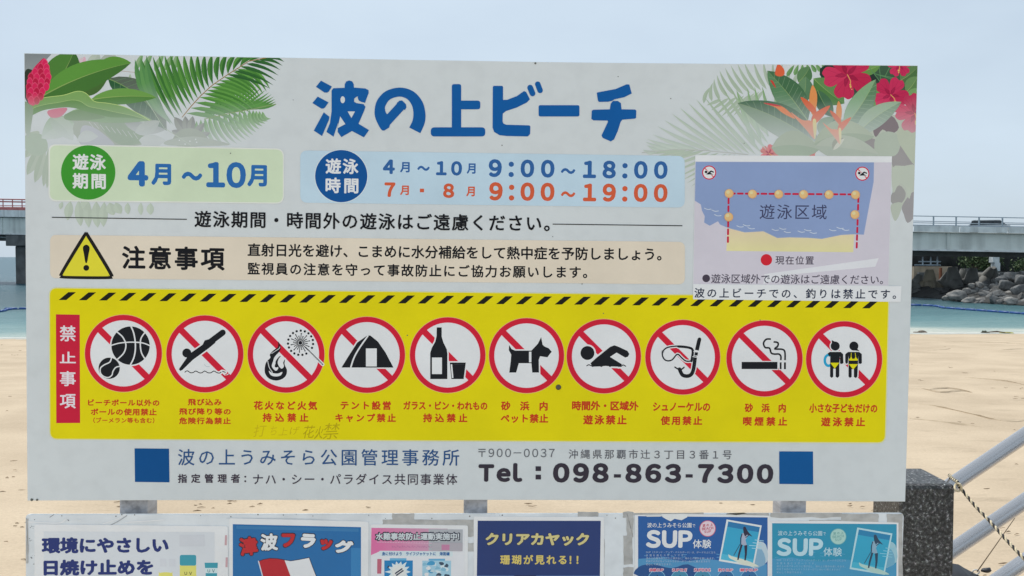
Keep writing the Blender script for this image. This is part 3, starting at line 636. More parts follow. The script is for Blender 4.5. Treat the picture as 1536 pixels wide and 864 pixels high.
for k in range(20):
    a_ = k*math.pi/10+.1; ln = 86 if k % 2 else 62; fw += st(Z2, [(526+22*math.cos(a_), 302+22*math.sin(a_)), (526+ln*math.cos(a_), 302+ln*math.sin(a_))], 7, cap=False)+dc(Z2, 526+ln*math.cos(a_), 302+ln*math.sin(a_), 6, n=8)
for k in range(19):
    a_ = k*2*math.pi/19+.1
    if abs(a_-.78) < .16: continue
    fw += dc(Z2, 528+116*math.cos(a_), 302+112*math.sin(a_), 11, n=10)
fw += st(Z2, [(575, 345), (732, 502)], 11)
symbol(429.2, 531.4, 57.5, fire+fw, fov+st(Z2, [(600, 374), (728, 500)], 2.5, GR), grow=1.6)
tent = pl(Z2, [(905, 530), (960, 440), (1050, 300), (1140, 236), (1170, 234), (1240, 290), (1310, 390), (1384, 530)])
symbol(550.5, 532.2, 57, tent, pl(Z2, [(1130, 354), (1230, 354), (1230, 520), (1130, 520)], GR)+st(Z2, [(990, 530), (1020, 440), (1070, 350), (1150, 236)], 14, GR, 5, False))
bot = pl(Z3, [(308, 160), (354, 160), (354, 245), (370, 300), (400, 360), (406, 400), (406, 636), (248, 636), (248, 395), (262, 350), (295, 290), (306, 240)])+pl(Z3, [(428, 484), (576, 484), (556, 636), (443, 636)])
symbol(671.5, 532.6, 56.6, bot, pl(Z3, [(264, 438), (356, 438), (356, 590), (264, 590)], GR)+pl(Z3, [(436, 500), (450, 500), (462, 626), (448, 626)], GR)+st(Z3, [(470, 500), (560, 500)], 3, ink((60, 64, 70))))
dog = pl(Z3, [(975, 322), (998, 360), (1030, 374), (1180, 374), (1240, 310), (1270, 250), (1284, 320), (1300, 335), (1340, 352), (1368, 385), (1350, 405), (1328, 436), (1260, 426), (1248, 460), (1250, 576), (1188, 576), (1180, 490), (1064, 490), (1040, 576), (976, 576), (990, 470), (994, 410), (972, 370)])
symbol(789.8, 533.4, 56.2, dog, pl(Z3, [(1158, 384), (1180, 384), (1180, 482), (1158, 482)], GR))
sw = dc(Z4, 222, 396, 64, n=30)+pl(Z4, [(305, 440), (430, 340), (470, 325), (500, 335), (590, 376), (608, 405), (595, 430), (570, 438), (490, 392), (430, 432), (540, 500), (530, 522), (440, 520), (390, 515), (340, 520), (265, 522), (250, 490)])
sw += st(Z4, [(216, 514), (235, 504), (260, 514), (290, 512)], 9, BLK, 4)+st(Z4, [(500, 515), (530, 520), (550, 506), (574, 518)], 9, BLK, 4)
sw += [p for x in (270, 350, 430, 510) for p in dc(Z4, x, 512, 13, n=12)]
symbol(905.7, 534.4, 55.6, sw, grow=2.4)
mk = spline([(915, 385), (960, 345), (1060, 332), (1140, 340), (1196, 370), (1188, 420), (1180, 465), (1130, 470), (1090, 440), (1050, 408), (1000, 460), (950, 466), (918, 435)], 4, True)
mp_ = [(mk+mk[:1])]
sn = st(Z4, mk+mk[:1], 13)+st(Z4, [(1060, 336), (1150, 345), (1192, 372), (1180, 470)], 22, BLK, 4)
sn += st(Z4, [(1252, 274), (1230, 370)], 36, cap=False)+dc(Z4, 1254, 270, 17)+st(Z4, [(1226, 388), (1222, 418)], 30, cap=False)+st(Z4, [(1214, 438), (1195, 560), (1160, 605), (1100, 600), (1070, 545)], 34, BLK, 6)+st(Z4, [(1028, 526), (1060, 545), (1090, 545), (1112, 528)], 13, BLK, 4)
symbol(1024, 535.8, 56, sn, st(Z4, [(1192, 430), (1238, 436)], 7, GR)+st(Z4, [(1200, 384), (1242, 388)], 6, GR)+st(Z4, [(1195, 580), (1228, 440)], 0.1, GR), grow=1.4)
cg = pl(Z5, [(168, 478), (498, 478), (498, 544), (168, 544)])+pl(Z5, [(519, 482), (536, 482), (536, 545), (519, 545)])+pl(Z5, [(558, 482), (576, 482), (576, 545), (558, 545)])
cg += st(Z5, [(438, 268), (395, 270), (370, 305), (385, 345), (425, 352), (440, 395), (470, 406), (510, 406), (529, 425), (529, 462)], 16, BLK, 5, False)+st(Z5, [(462, 294), (500, 300), (502, 330), (475, 358), (540, 362), (566, 385), (568, 462)], 16, BLK, 5, False)
symbol(1146.6, 537.7, 57, cg, grow=1.3)
kid = dc(Z5, 1030, 332, 42, n=26)+pl(Z5, [(998, 276), (1035, 296), (1000, 315)])+dc(Z5, 1202, 332, 42, n=26)+pl(Z5, [(1225, 350), (1256, 380), (1210, 372)])
kid += pl(Z5, [(960, 400), (980, 386), (1080, 386), (1103, 405), (1106, 490), (1088, 498), (1074, 490), (1074, 420), (1068, 490), (1068, 610), (1052, 626), (1034, 615), (1034, 540), (1012, 540), (1012, 615), (996, 626), (982, 612), (984, 420), (976, 430)])
kid += pl(Z5, [(1130, 400), (1150, 386), (1250, 386), (1275, 405), (1276, 490), (1258, 498), (1244, 490), (1244, 420), (1240, 490), (1234, 612), (1220, 628), (1202, 615), (1202, 545), (1182, 545), (1182, 615), (1166, 626), (1152, 612), (1154, 420), (1146, 490), (1130, 496), (1122, 480), (1122, 410)])
YL = ink((214, 199, 20))
kov = pl(Z5, [(984, 486), (1068, 486), (1026, 540)], YL)+pl(Z5, [(1154, 498), (1240, 498), (1196, 548)], YL)+pl(Z5, [(1154, 450), (1240, 450), (1236, 466), (1158, 466)], YL)+pl(Z5, [(1160, 460), (1177, 425), (1192, 460)], YL)+pl(Z5, [(1204, 460), (1218, 425), (1236, 460)], YL)+st(Z5, [(1178, 395), (1176, 435)], 5, YL)+st(Z5, [(1214, 395), (1219, 435)], 5, YL)
rg = stroke([Z5(968+34*math.cos(a_), 464+50*math.sin(a_)) for a_ in np.linspace(1.2, 5.1, 14)], 24/6.144, ink((40, 150, 190)))
symbol(1266, 538.9, 57, kid, kov, under=rg, grow=1.6)
# pencil scrawl under the fireworks caption and the drilled screw
ZR = Zone(360, 630, 9.035)
t = Art('pencil_scrawl_lettering', py, .0009)
for s, a_, b_, c_, d_, g_ in (('打', 190, 350, 65, 225, .35), ('ち', 410, 500, 85, 205, .3), ('上', 530, 650, 100, 205, .35), ('げ', 680, 800, 90, 200, .5), ('花', 860, 1010, 75, 245, .85), ('火', 1020, 1130, 85, 255, .9), ('禁', 1135, 1345, 40, 258, .75)):
    t.text(s, a_, b_, c_, d_, mixc(ink((200, 184, 20)), ink((132, 116, 10)), g_*.68), 0, ZR, slant=.25, rot=-.05)
t.done()
bm = bmesh.new(); r_ = bmesh.ops.create_uvsphere(bm, u_segments=14, v_segments=8, radius=.0075); c_ = Vector(P(837.6, 580.8, .001))
for v in bm.verts: v.co = Vector((v.co.x, v.co.y, v.co.z*.5))+c_
obj('screw', bm, M_BOLT, sign)
# ---- footer
t = Art('office_lettering', sign, .0009)
t.text('波の上うみそら公園管理事務所', 267, 688.8, 673.6, 698.2, ink((40, 76, 122)), .006, gap=.2); t.done(); t = Art('manager_lettering', sign, .0009)
t.text('指定管理者：', 227, 530, 150, 190, ink((58, 50, 62)), .024, ZJ); t.text('ナハ・シー・パラダイス共同事業体', 560, 1465, 149, 198, ink((58, 52, 64)), .008, ZJ); t.done(); t = Art('address_lettering', sign, .0009)
t.text('〒９００－００３７', 50, 375, 37, 73, ink((92, 96, 102)), .004, ZK, gap=.25); t.text('沖縄県那覇市辻３丁目３番１号', 435, 1130, 41, 81, ink((88, 90, 96)), .006, ZK, gap=.4)
D2 = ink((52, 48, 58)); t.done(); t = Art('telephone_lettering', sign, .0009); t.text('Ｔｅｌ', 50, 238, 98, 179, D2, .055, ZK, gap=.2, trk=.3)
for y_ in (112, 148): t.poly(ZK.l([(294, y_), (317, y_), (317, y_+20), (294, y_+20)]), D2)
t.text('０９８', 368, 606, 98, 182, D2, .055, ZK, gap=.22, trk=.15); t.text('８６３', 677, 915, 101, 183, D2, .055, ZK, gap=.22, trk=.15); t.text('７３００', 986, 1308, 102, 185, D2, .055, ZK, gap=.22, trk=.15)
for x_ in (628, 934): t.poly(ZK.l([(x_, 146), (x_+30, 146), (x_+30, 160), (x_, 160)]), D2)
t.done()
t = Art('blue_square_logo', sign, .0009); t.poly([(202, 672.5), (253.6, 673), (254.3, 723.4), (202.6, 722.8)], ink((10, 72, 128))); t.done()
t = Art('blue_square_logo', sign, .0009); t.poly([(1168.7, 677), (1219.4, 677.2), (1219.7, 726.3), (1168.9, 725.8)], ink((14, 80, 138))); t.done()
# ---- map sticker
t = Art('map_sticker', sign, .0011)
t.poly(ZD.l([(82, 46), (1144, 52), (1125, 752), (70, 742)]), ink((204, 211, 217)))
t.poly(ZD.l([(82, 80), (1142, 85), (1124, 750), (72, 741)]), ink((188, 186, 196)))
t.poly(ZD.l([(455, 688), (1072, 602), (1054, 648), (600, 690), (450, 742)]), ink((202, 206, 213)))
t.poly(ZD.l([(84, 82), (1047, 85), (1045, 190), (992, 475), (940, 473), (870, 477), (765, 498), (690, 492), (590, 490), (525, 493), (450, 457), (350, 463), (262, 440), (215, 420), (205, 403), (160, 427), (130, 410), (133, 375), (118, 345), (112, 312), (80, 292)]), ink((126, 146, 184)))
sy = lambda p: mixc(ink((206, 190, 162)), ink((204, 200, 150)), min(1, max(0, (p[1]-343)/30)))
t.poly(ZD.l([(255, 438), (262, 440), (350, 463), (450, 457), (525, 493), (590, 490), (690, 492), (765, 498), (870, 477), (940, 473), (935, 570), (250, 563)]), sy)
for x_, y_ in [(135, 335), (175, 345), (190, 370), (310, 430), (345, 424), (370, 440), (500, 448), (540, 442), (565, 460), (640, 458), (675, 450), (705, 464), (810, 450), (850, 438), (880, 448)]:
    t.prims(stroke(spline(ZD.l([(x_-4, y_-3), (x_+14, y_+4), (x_+32, y_+2)]), 3), .8), ink((196, 206, 220)))
ms = t.done()
t = Art('buoy_rope_marking', ms, .0013)
RD = ink((178, 34, 62))
def dash(a_, b_, n_):
    for k in range(n_):
        p = [(a_[0]+(b_[0]-a_[0])*(k+q)/n_, a_[1]+(b_[1]-a_[1])*(k+q)/n_) for q in (.14, .74)]; t.prims(stroke(ZD.l(p), 3.0), RD)
dash((264, 253), (945, 258), 16); dash((262, 275), (258, 525), 6); dash((963, 268), (953, 555), 7)
t.done()
for x_, y_ in [(264, 253), (390, 256), (532, 257), (666, 258), (803, 259), (946, 260), (262, 380), (943, 367)]:
    t = Art('buoy_marking', ms, .0022); t.poly(disc(*ZD(x_, y_), 6.7, 20), ink((206, 158, 106))); t.poly(disc(*ZD(x_-2, y_-3), 5.4, 18), ink((220, 172, 116))); t.poly(disc(*ZD(x_-6, y_-8), 2.6, 12), ink((228, 192, 144))); t.done()
t = Art('position_dot_marking', ms, .0013); t.poly(disc(*ZD(466, 611), 8.6, 26), ink((190, 36, 50))); t.done(); t = Art('bullet_marking', ms, .0013); t.poly(disc(*ZD(141, 711), 5.8, 22), ink((64, 58, 70))); t.done()
for x_, y_ in ((157, 140), (984, 146)):
    q = Zone(*ZD(x_, y_), 1); t = Art('swim_ban_symbol', ms, .0013)
    t.poly(disc(*q(0, 0), 10.6, 30), RED); t.poly(disc(*q(0, 0), 9, 30), WHT); t.prims(stroke([q(-6.3, -6.3), q(6.3, 6.3)], 1.4), RED)
    zz = Zone(q(0, 0)[0]-380*.0165*1.0, q(0, 0)[1]-430*.0165, 1/.0165)
    f_ = lambda p: ((p[0]-905.7)*.19+q(0, 0)[0], (p[1]-534.4)*.19+q(0, 0)[1])
    sm = [((Line([f_(p) for p in pr.pts], pr.r*.19, pr.cap) if isinstance(pr, Line) else [f_(p) for p in pr]), c) for pr, c in sw]
    t.prims(sm, WHT, .8); t.prims(sm); t.done()
t = Art('map_lettering', ms, .0013)
t.text('遊泳区域', 430, 792, 312, 392, ink((58, 62, 92)), .004, ZD); t.done(); t = Art('map_note_lettering', ms, .0013); t.text('現在位置', 515, 722, 590, 637, ink((66, 60, 74)), .012, ZD)
t.text('遊泳区域外での遊泳はご遠慮ください。', 168, 1096, 690, 741, ink((70, 66, 80)), .012, ZD); t.done()
t = Art('fishing_ban_sticker', sign, .0014)
t.poly(ZD.l([(70, 742), (1195, 753), (1190, 838), (70, 824)]), ink((207, 219, 225))); fs_ = t.done()
t = Art('fishing_ban_lettering', fs_, .00155); t.text('波の上ビーチでの、釣りは禁止です。', 77, 1166, 766, 820, ink((32, 42, 64)), .016, ZD); t.done()
# small specks of dirt on the face
t = Art('dirt_speck', sign, .0014)
for x_, y_, r_ in [(803, 95, 1.6), (927, 115, .8), (753, 218, .9), (1006, 148, .8), (346, 230, .9), (611, 503, .9), (1116, 215, .7), (440, 150, .6), (829, 355, .7), (873, 426, .8), (48, 749.5, 2.2), (56, 749.6, 1.8), (1020, 645, .6), (905, 470, .8), (1140, 480, .8)]:
    t.poly(disc(x_, y_, r_, 7), ink((84, 88, 84)))
t.done()
# ---- three posts carry both boards
for x0_, x1_ in ((172.7, 215), (695, 731), (1176, 1215)):
    a_, b_ = P(x0_, 760)[0], P(x1_, 760)[0]
    bm = bmesh.new(); box(bm, a_, b_, 0, 2.02, -.022-(b_-a_)-.004, -.026, bev=.004); obj('post', bm, M_POST, sign)
# ------------------------------------------------------------------ lower notice board and its posters
LB = empty('notice_board', ORG); LB.matrix_world = BM
tag(LB, 'scuffed white notice board under the big sign, covered in taped posters and torn tape', 'notice board')
M_LOW = bmat('scuffed_board_paint', (198, 206, 210), .42, .07, 6)
ZL = Zone(30, 740, 4.8); ZM = Zone(340, 740, 4.042); ZN = Zone(700, 740, 5.908); ZO = Zone(940, 740, 3.657)
YBOT = 1285
lo_out = rrect((38, 771.4), (1356, 769.6), (1340, YBOT), (41, YBOT), 7)
slab('board_panel', lo_out, -.005, 0, M_LOW, LB, None, .0012)
M_TAPE = bmat('weathered_tape', (158, 160, 158), .6, .16, 30, bump=.3, bscale=60)
def sheet(name, pts, w0, w1, m, parent): return slab(name, pts, w0, w1, m, parent, None, 0)
def torn(x0, y0, x1, y1, amp=1.2, n=7, vert=False):
    if not vert:
        return [(x0+(x1-x0)*k/n, y0+random.uniform(-amp, amp)*.4) for k in range(n+1)]+[(x1+random.uniform(-amp, amp), y0+(y1-y0)*q) for q in (.3, .6)]+[(x1-(x1-x0)*k/n, y1+random.uniform(-amp, amp)) for k in range(n+1)]+[(x0+random.uniform(-amp, amp), y1-(y1-y0)*q) for q in (.3, .6)]
    return [(x0+(x1-x0)*q, y0+random.uniform(-amp, amp)) for q in (0, .5)]+[(x1+random.uniform(-amp, amp)*.6, y0+(y1-y0)*k/n) for k in range(n+1)]+[(x0+(x1-x0)*q, y1+random.uniform(-amp, amp)) for q in (1, .5)]+[(x0+random.uniform(-amp, amp)*.6, y1-(y1-y0)*k/n) for k in range(n+1)]
def tapes(lst, w=.0006):
    for k, (z, x0, y0, x1, y1, v) in enumerate(lst):
        (a, b), (c, d) = z(x0, y0), z(x1, y1); sheet('tape', torn(a, b, c, d, vert=v), .0001+k*.00001, w+k*.00003, M_TAPE, LB)
tapes([(ZM, 1005, 122, 1138, 164, 0), (ZM, 945, 160, 1500, 205, 0), (ZM, 1455, 168, 1502, 262, 1), (ZM, 1450, 298, 1502, 352, 1), (ZM, 1345, 205, 1440, 240, 0),
       (ZN, 983, 163, 1165, 210, 0), (ZN, 1385, 165, 1477, 216, 1), (ZN, 1390, 372, 1470, 632, 1), (ZN, 1388, 655, 1475, 860, 1), (ZN, 1205, 400, 1222, 900, 1),
       (ZO, 0, 108, 36, 240, 1), (ZO, 40, 106, 420, 122, 0), (ZO, 550, 108, 780, 124, 0), (ZO, 790, 108, 1180, 132, 0), (ZO, 1180, 112, 1380, 160, 0), (ZO, 1428, 112, 1512, 200, 1), (ZO, 1486, 200, 1512, 460, 1), (ZO, 1000, 146, 1190, 166, 0), (ZL, 46, 180, 60, 500, 1)])
# creases and scuffs at the left end
M_GLOSS = bmat('clear_film', (206, 214, 220), .12, .03, 12, bump=.4, bscale=18, spec=.6)
t = Art('scuff_marking', LB, .0003)
for z, pts, w_, c_ in [(ZL, [(60, 205), (180, 212), (290, 212), (330, 185)], 2.2, (222, 230, 236)), (ZL, [(600, 218), (700, 185), (760, 150)], 1.6, (224, 232, 238)), (ZL, [(625, 240), (700, 205), (770, 160)], 1.3, (150, 156, 160)), (ZL, [(760, 208), (900, 200), (1040, 190)], 1.8, (226, 232, 236)),
      (ZL, [(215, 172), (245, 152)], .8, (120, 124, 126)), (ZL, [(345, 190), (352, 196)], 1.2, (110, 114, 118)), (ZL, [(90, 240), (600, 245), (1400, 275)], .8, (166, 174, 178)), (ZL, [(400, 185), (440, 195)], .9, (210, 218, 222)), (ZM, [(0, 150), (500, 156), (830, 180)], .8, (178, 186, 190)), (ZL, [(80, 460), (86, 466)], 1.4, (100, 104, 106))]:
    t.prims(stroke(spline(z.l(pts), 4), w_), ink(c_))
for k in range(26):
    x_, y_ = random.uniform(40, 1350), random.choice([random.uniform(771.5, 779), random.uniform(771.5, 775)]); t.poly(disc(x_, y_, random.uniform(.4, 1.1), 6), ink((110, 112, 108)))
for k in range(14): t.poly(disc(random.uniform(39, 52), random.uniform(776, 862), random.uniform(.4, 1.0), 6), ink((130, 134, 134)))
t.done()
def poster(name, label, corners, film, w=.0010, mats=None):
    """laminated sheet as a thing: film with margin > printed sheet > lettering"""
    e = empty(name, ORG); e.matrix_world = BM; tag(e, label, 'poster', 'posters taped to the notice board')
    f = sheet('laminate_film', film, .0009, .0014, mats or M_GLOSS, e); return e
def pr(name, parent, w=.0018): return Art(name, parent, w)
# 1 sun-cream notice
p = poster('notice_poster', 'pale poster at the left end with navy heading and drawings of sun cream tubes', None, rrect((52, 786), (342, 789), (344, YBOT-60), (53, YBOT-60), 3))
t = pr('printed_sheet', p, .0016); t.poly([(66, 797), (322, 798), (322, 1180), (66, 1180)], ink((194, 201, 206)))
BT = ink((52, 142, 160)); YG = ink((206, 202, 108))
for z_ in (ZL,):
    t.poly(z_.l([(1152, 516), (1270, 516), (1274, 900), (1150, 900)]), YG); t.poly(rrect(z_(1152, 442), z_(1270, 442), z_(1270, 519), z_(1152, 519), 3), BT)
    t.poly(z_.l([(1338, 573), (1420, 573), (1420, 900), (1338, 900)]), BT); t.poly(z_.l([(1334, 535), (1424, 535), (1420, 573), (1338, 573)]), ink((188, 208, 212))); t.poly(z_.l([(1330, 498), (1426, 498), (1424, 536), (1334, 536)]), BT)
    t.poly(spline(z_.l([(1000, 590), (1010, 572), (1050, 566), (1090, 572), (1100, 590), (1100, 900), (1000, 900)]), 4, True), YG)
s_ = t.done()
t = pr('heading_lettering', s_, .0020); NV = ink((22, 42, 104))
t.text('環境にやさしい', 158, 1072, 313, 431, NV, .05, ZL, trk=0); t.text('日焼け止めを', 172, 962, 474, 590, NV, .05, ZL, trk=0)
t.text('ＵＶ', 1186, 1240, 563, 586, ink((70, 74, 50)), .01, ZL, gap=.3); t.text('ＵＶ', 1352, 1404, 545, 567, ink((60, 110, 120)), .01, ZL, gap=.3); t.done()
t = pr('faded_print_marking', s_, .0019)
for x_ in (1478, 1490): pass
t.prims(stroke(ZL.l([(1485, 300), (1482, 372)]), 3, cap=False)+stroke(ZL.l([(1490, 460), (1488, 530)]), 3, cap=False), ink((182, 150, 156)))
for k in range(2): t.poly(ZL.l([(1010+k*65, 470-k*0), (1055+k*65, 470), (1055+k*65, 525), (1010+k*65, 525)]), ink((190, 196, 202)))
t.poly(ZL.l([(1150, 300), (1330, 296), (1330, 380), (1150, 380)]), ink((189, 195, 201)))
t.done()
# 2 tsunami flag
p = poster('flag_poster', 'blue poster with red and white slanting heading and a red and white flag', None, rrect((344, 777), (553, 782), (552, YBOT-70), (345, YBOT-70), 3))
BLP = (24, 98, 154)
t = pr('printed_sheet', p, .0016); t.poly(ZM.l([(38, 186), (815, 204), (812, 2100), (40, 2100)]), ink(BLP)); t.poly(ZM.l([(755, 330), (812, 330), (811, 900), (752, 900)]), ink((44, 116, 168))); t.poly(ZM.l([(60, 196), (800, 212), (800, 232), (60, 214)]), ink((44, 110, 160))); s_ = t.done()
t = pr('flag_marking', s_, .0019)
OL = ink((26, 28, 44))
fl = [([(197, 412), (222, 402), (262, 394), (310, 396), (352, 404), (372, 440), (440, 640), (270, 660)], (166, 28, 42)), ([(352, 404), (390, 410), (440, 402), (500, 390), (522, 450), (590, 620), (440, 640)], (205, 208, 214))]
for pts, c_ in fl: t.prims([(ZM.l(pts), None)], OL, .9)
for pts, c_ in fl: t.poly(ZM.l(pts), ink(c_))
t.prims(stroke(ZM.l([(194, 410), (300, 800)]), 1.6), ink((190, 196, 205))); t.done()
t = pr('heading_lettering', s_, .0021); RR, WW = ink((172, 34, 42)), ink((214, 218, 224))
for s, a_, b_, c_, d_, cl, ro in (('津', 78, 190, 262, 376, RR, -.12), ('波', 206, 312, 242, 346, WW, -.04), ('フ', 334, 416, 242, 326, RR, .0), ('ラ', 450, 541, 244, 331, WW, .06), ('ッ', 566, 641, 276, 344, RR, .12), ('グ', 656, 766, 280, 366, WW, .2)):
    t.text(s, a_-5, b_+5, c_-5, d_+5, OL, .095, ZM, rot=ro, keep=True, trk=0)
    t.text(s, a_, b_, c_, d_, cl, .045 if s in '津波' else .07, ZM, rot=ro)
t.done()
# 3 accident prevention campaign
p = poster('campaign_poster', 'faded pink headed safety campaign poster with two small blue pictures', None, rrect((556, 786), (702, 788), (700, YBOT-90), (557, YBOT-90), 3))
t = pr('printed_sheet', p, .0016); t.poly(ZM.l([(877, 208), (1442, 216), (1440, 2000), (877, 2000)]), ink((202, 206, 210)))
t.poly(ZM.l([(878, 208), (1340, 214), (1340, 350), (925, 352), (875, 374)]), lambda q: mixc(ink((200, 104, 152)), ink((176, 150, 168)), min(1, max(0, (q[0]-600)/70))))
t.poly(ZM.l([(1225, 216), (1432, 218), (1430, 348), (1225, 346)]), ink((158, 164, 170)))
t.poly(rrect(*ZM.l([(925, 347), (1372, 350), (1370, 382), (926, 380)]), 2), ink((190, 206, 216)))
ZU = Zone(545, 780, 9.035)
t.poly(ZU.l([(190, 525), (250, 525), (245, 725), (188, 725)]), ink((172, 92, 112)))
t.poly(ZU.l([(285, 545), (672, 545), (668, 1000), (285, 1000)]), ink((24, 116, 172))); t.poly(ZU.l([(360, 515), (585, 515), (585, 545), (360, 545)]), ink((90, 160, 196)))
t.poly(ZU.l([(800, 548), (1190, 548), (1185, 1000), (800, 1000)]), ink((146, 186, 204))); t.poly(ZU.l([(885, 522), (1108, 522), (1108, 548), (885, 548)]), ink((90, 156, 192)))
cx_, cy_ = 480, 700; star = []
for k in range(28):
    a_ = k*math.pi/14; r_ = (105 if k % 2 else random.uniform(140, 200)); star.append((cx_+r_*math.cos(a_), cy_+r_*math.sin(a_)))
t.poly(ZU.l(star), ink((196, 214, 216))); t.poly(disc(*ZU(480, 700), 10, 16), ink((208, 216, 206)))
t.prims(stroke(ZU.l([(430, 725), (530, 655)]), 2, cap=False)+stroke(ZU.l([(445, 750), (545, 680)]), 2, cap=False)+stroke(ZU.l([(332, 650), (346, 618)]), 2, cap=False), ink((34, 44, 70)))
for k in range(26):
    x_, y_ = random.uniform(830, 1150), random.uniform(580, 900)
    t.poly(spline(ZU.l([(x_+random.uniform(14, 40)*math.cos(q)*1.2, y_+random.uniform(10, 34)*math.sin(q)) for q in np.arange(0, 6.2, .9)]), 2, True), ink(random.choice([(64, 140, 178), (190, 206, 214), (120, 170, 192), (50, 70, 90), (206, 212, 214), (170, 190, 198)])))
t.poly(spline(ZU.l([(860, 600), (900, 555), (960, 560), (970, 600), (920, 610)]), 3, True), ink((58, 140, 182)))
s_ = t.done()
t = pr('heading_lettering', s_, .0020)
t.text('水難事故防止運動実施中！', 898, 1416, 231, 289, ink((36, 44, 62)), .11, ZM, keep=True, trk=0); t.text('水難事故防止運動実施中！', 905, 1410, 238, 282, ink((186, 196, 200)), .035, ZM, trk=0)
t.text('身に付けよう　ライフジャケットに　海笛鐘', 942, 1352, 354, 376, ink((34, 92, 150)), .03, ZM)
for k in range(34): t.prims(stroke(ZU.l([(185+k*22, 290+k*.6), (197+k*22, 298+k*.6)]), 1.2, cap=False), ink((214, 170, 190)))
for k in range(28): t.prims(stroke(ZU.l([(390+k*23, 345+(k % 3)*9), (402+k*23, 372-(k % 2)*12)]), .8, cap=False), ink((170, 110, 150)))
t.done()
t = pr('tape_strip_marking', s_, .0022); t.poly(ZU.l([(930, 300), (1345, 305), (1342, 420), (930, 415)]), ink((160, 158, 166))); t.poly(ZU.l([(1060, 330), (1170, 330), (1168, 405), (1060, 405)]), ink((178, 120, 152)));
t.done()
# 4 clear kayak
p = poster('kayak_poster', 'navy poster with dull yellow heading about clear kayaks', None, rrect((710.5, 774.2), (906, 775), (905, YBOT-80), (711, YBOT-80), 2))
t = pr('printed_sheet', p, .0016); t.poly(ZN.l([(98, 241), (1188, 242), (1180, 728), (90, 728)]), ink((24, 50, 104))); t.poly(ZN.l([(92, 728), (1182, 728), (1178, 2700), (92, 2700)]), ink((84, 120, 164)))
t.poly(spline(ZN.l([(400, 740), (520, 728), (640, 740), (720, 900), (380, 900)]), 3, True), ink((28, 44, 84))); s_ = t.done()
t = pr('heading_lettering', s_, .0019); t.text('クリアカヤック', 163, 1090, 345, 466, ink((24, 34, 60)), .085, ZN, keep=True, trk=0); t.text('クリアカヤック', 167, 1085, 349, 462, ink((190, 182, 126)), .05, ZN, trk=0)
t.text('珊瑚が見れる！ ！', 297, 990, 543, 630, ink((196, 180, 100)), .035, ZN); t.done()
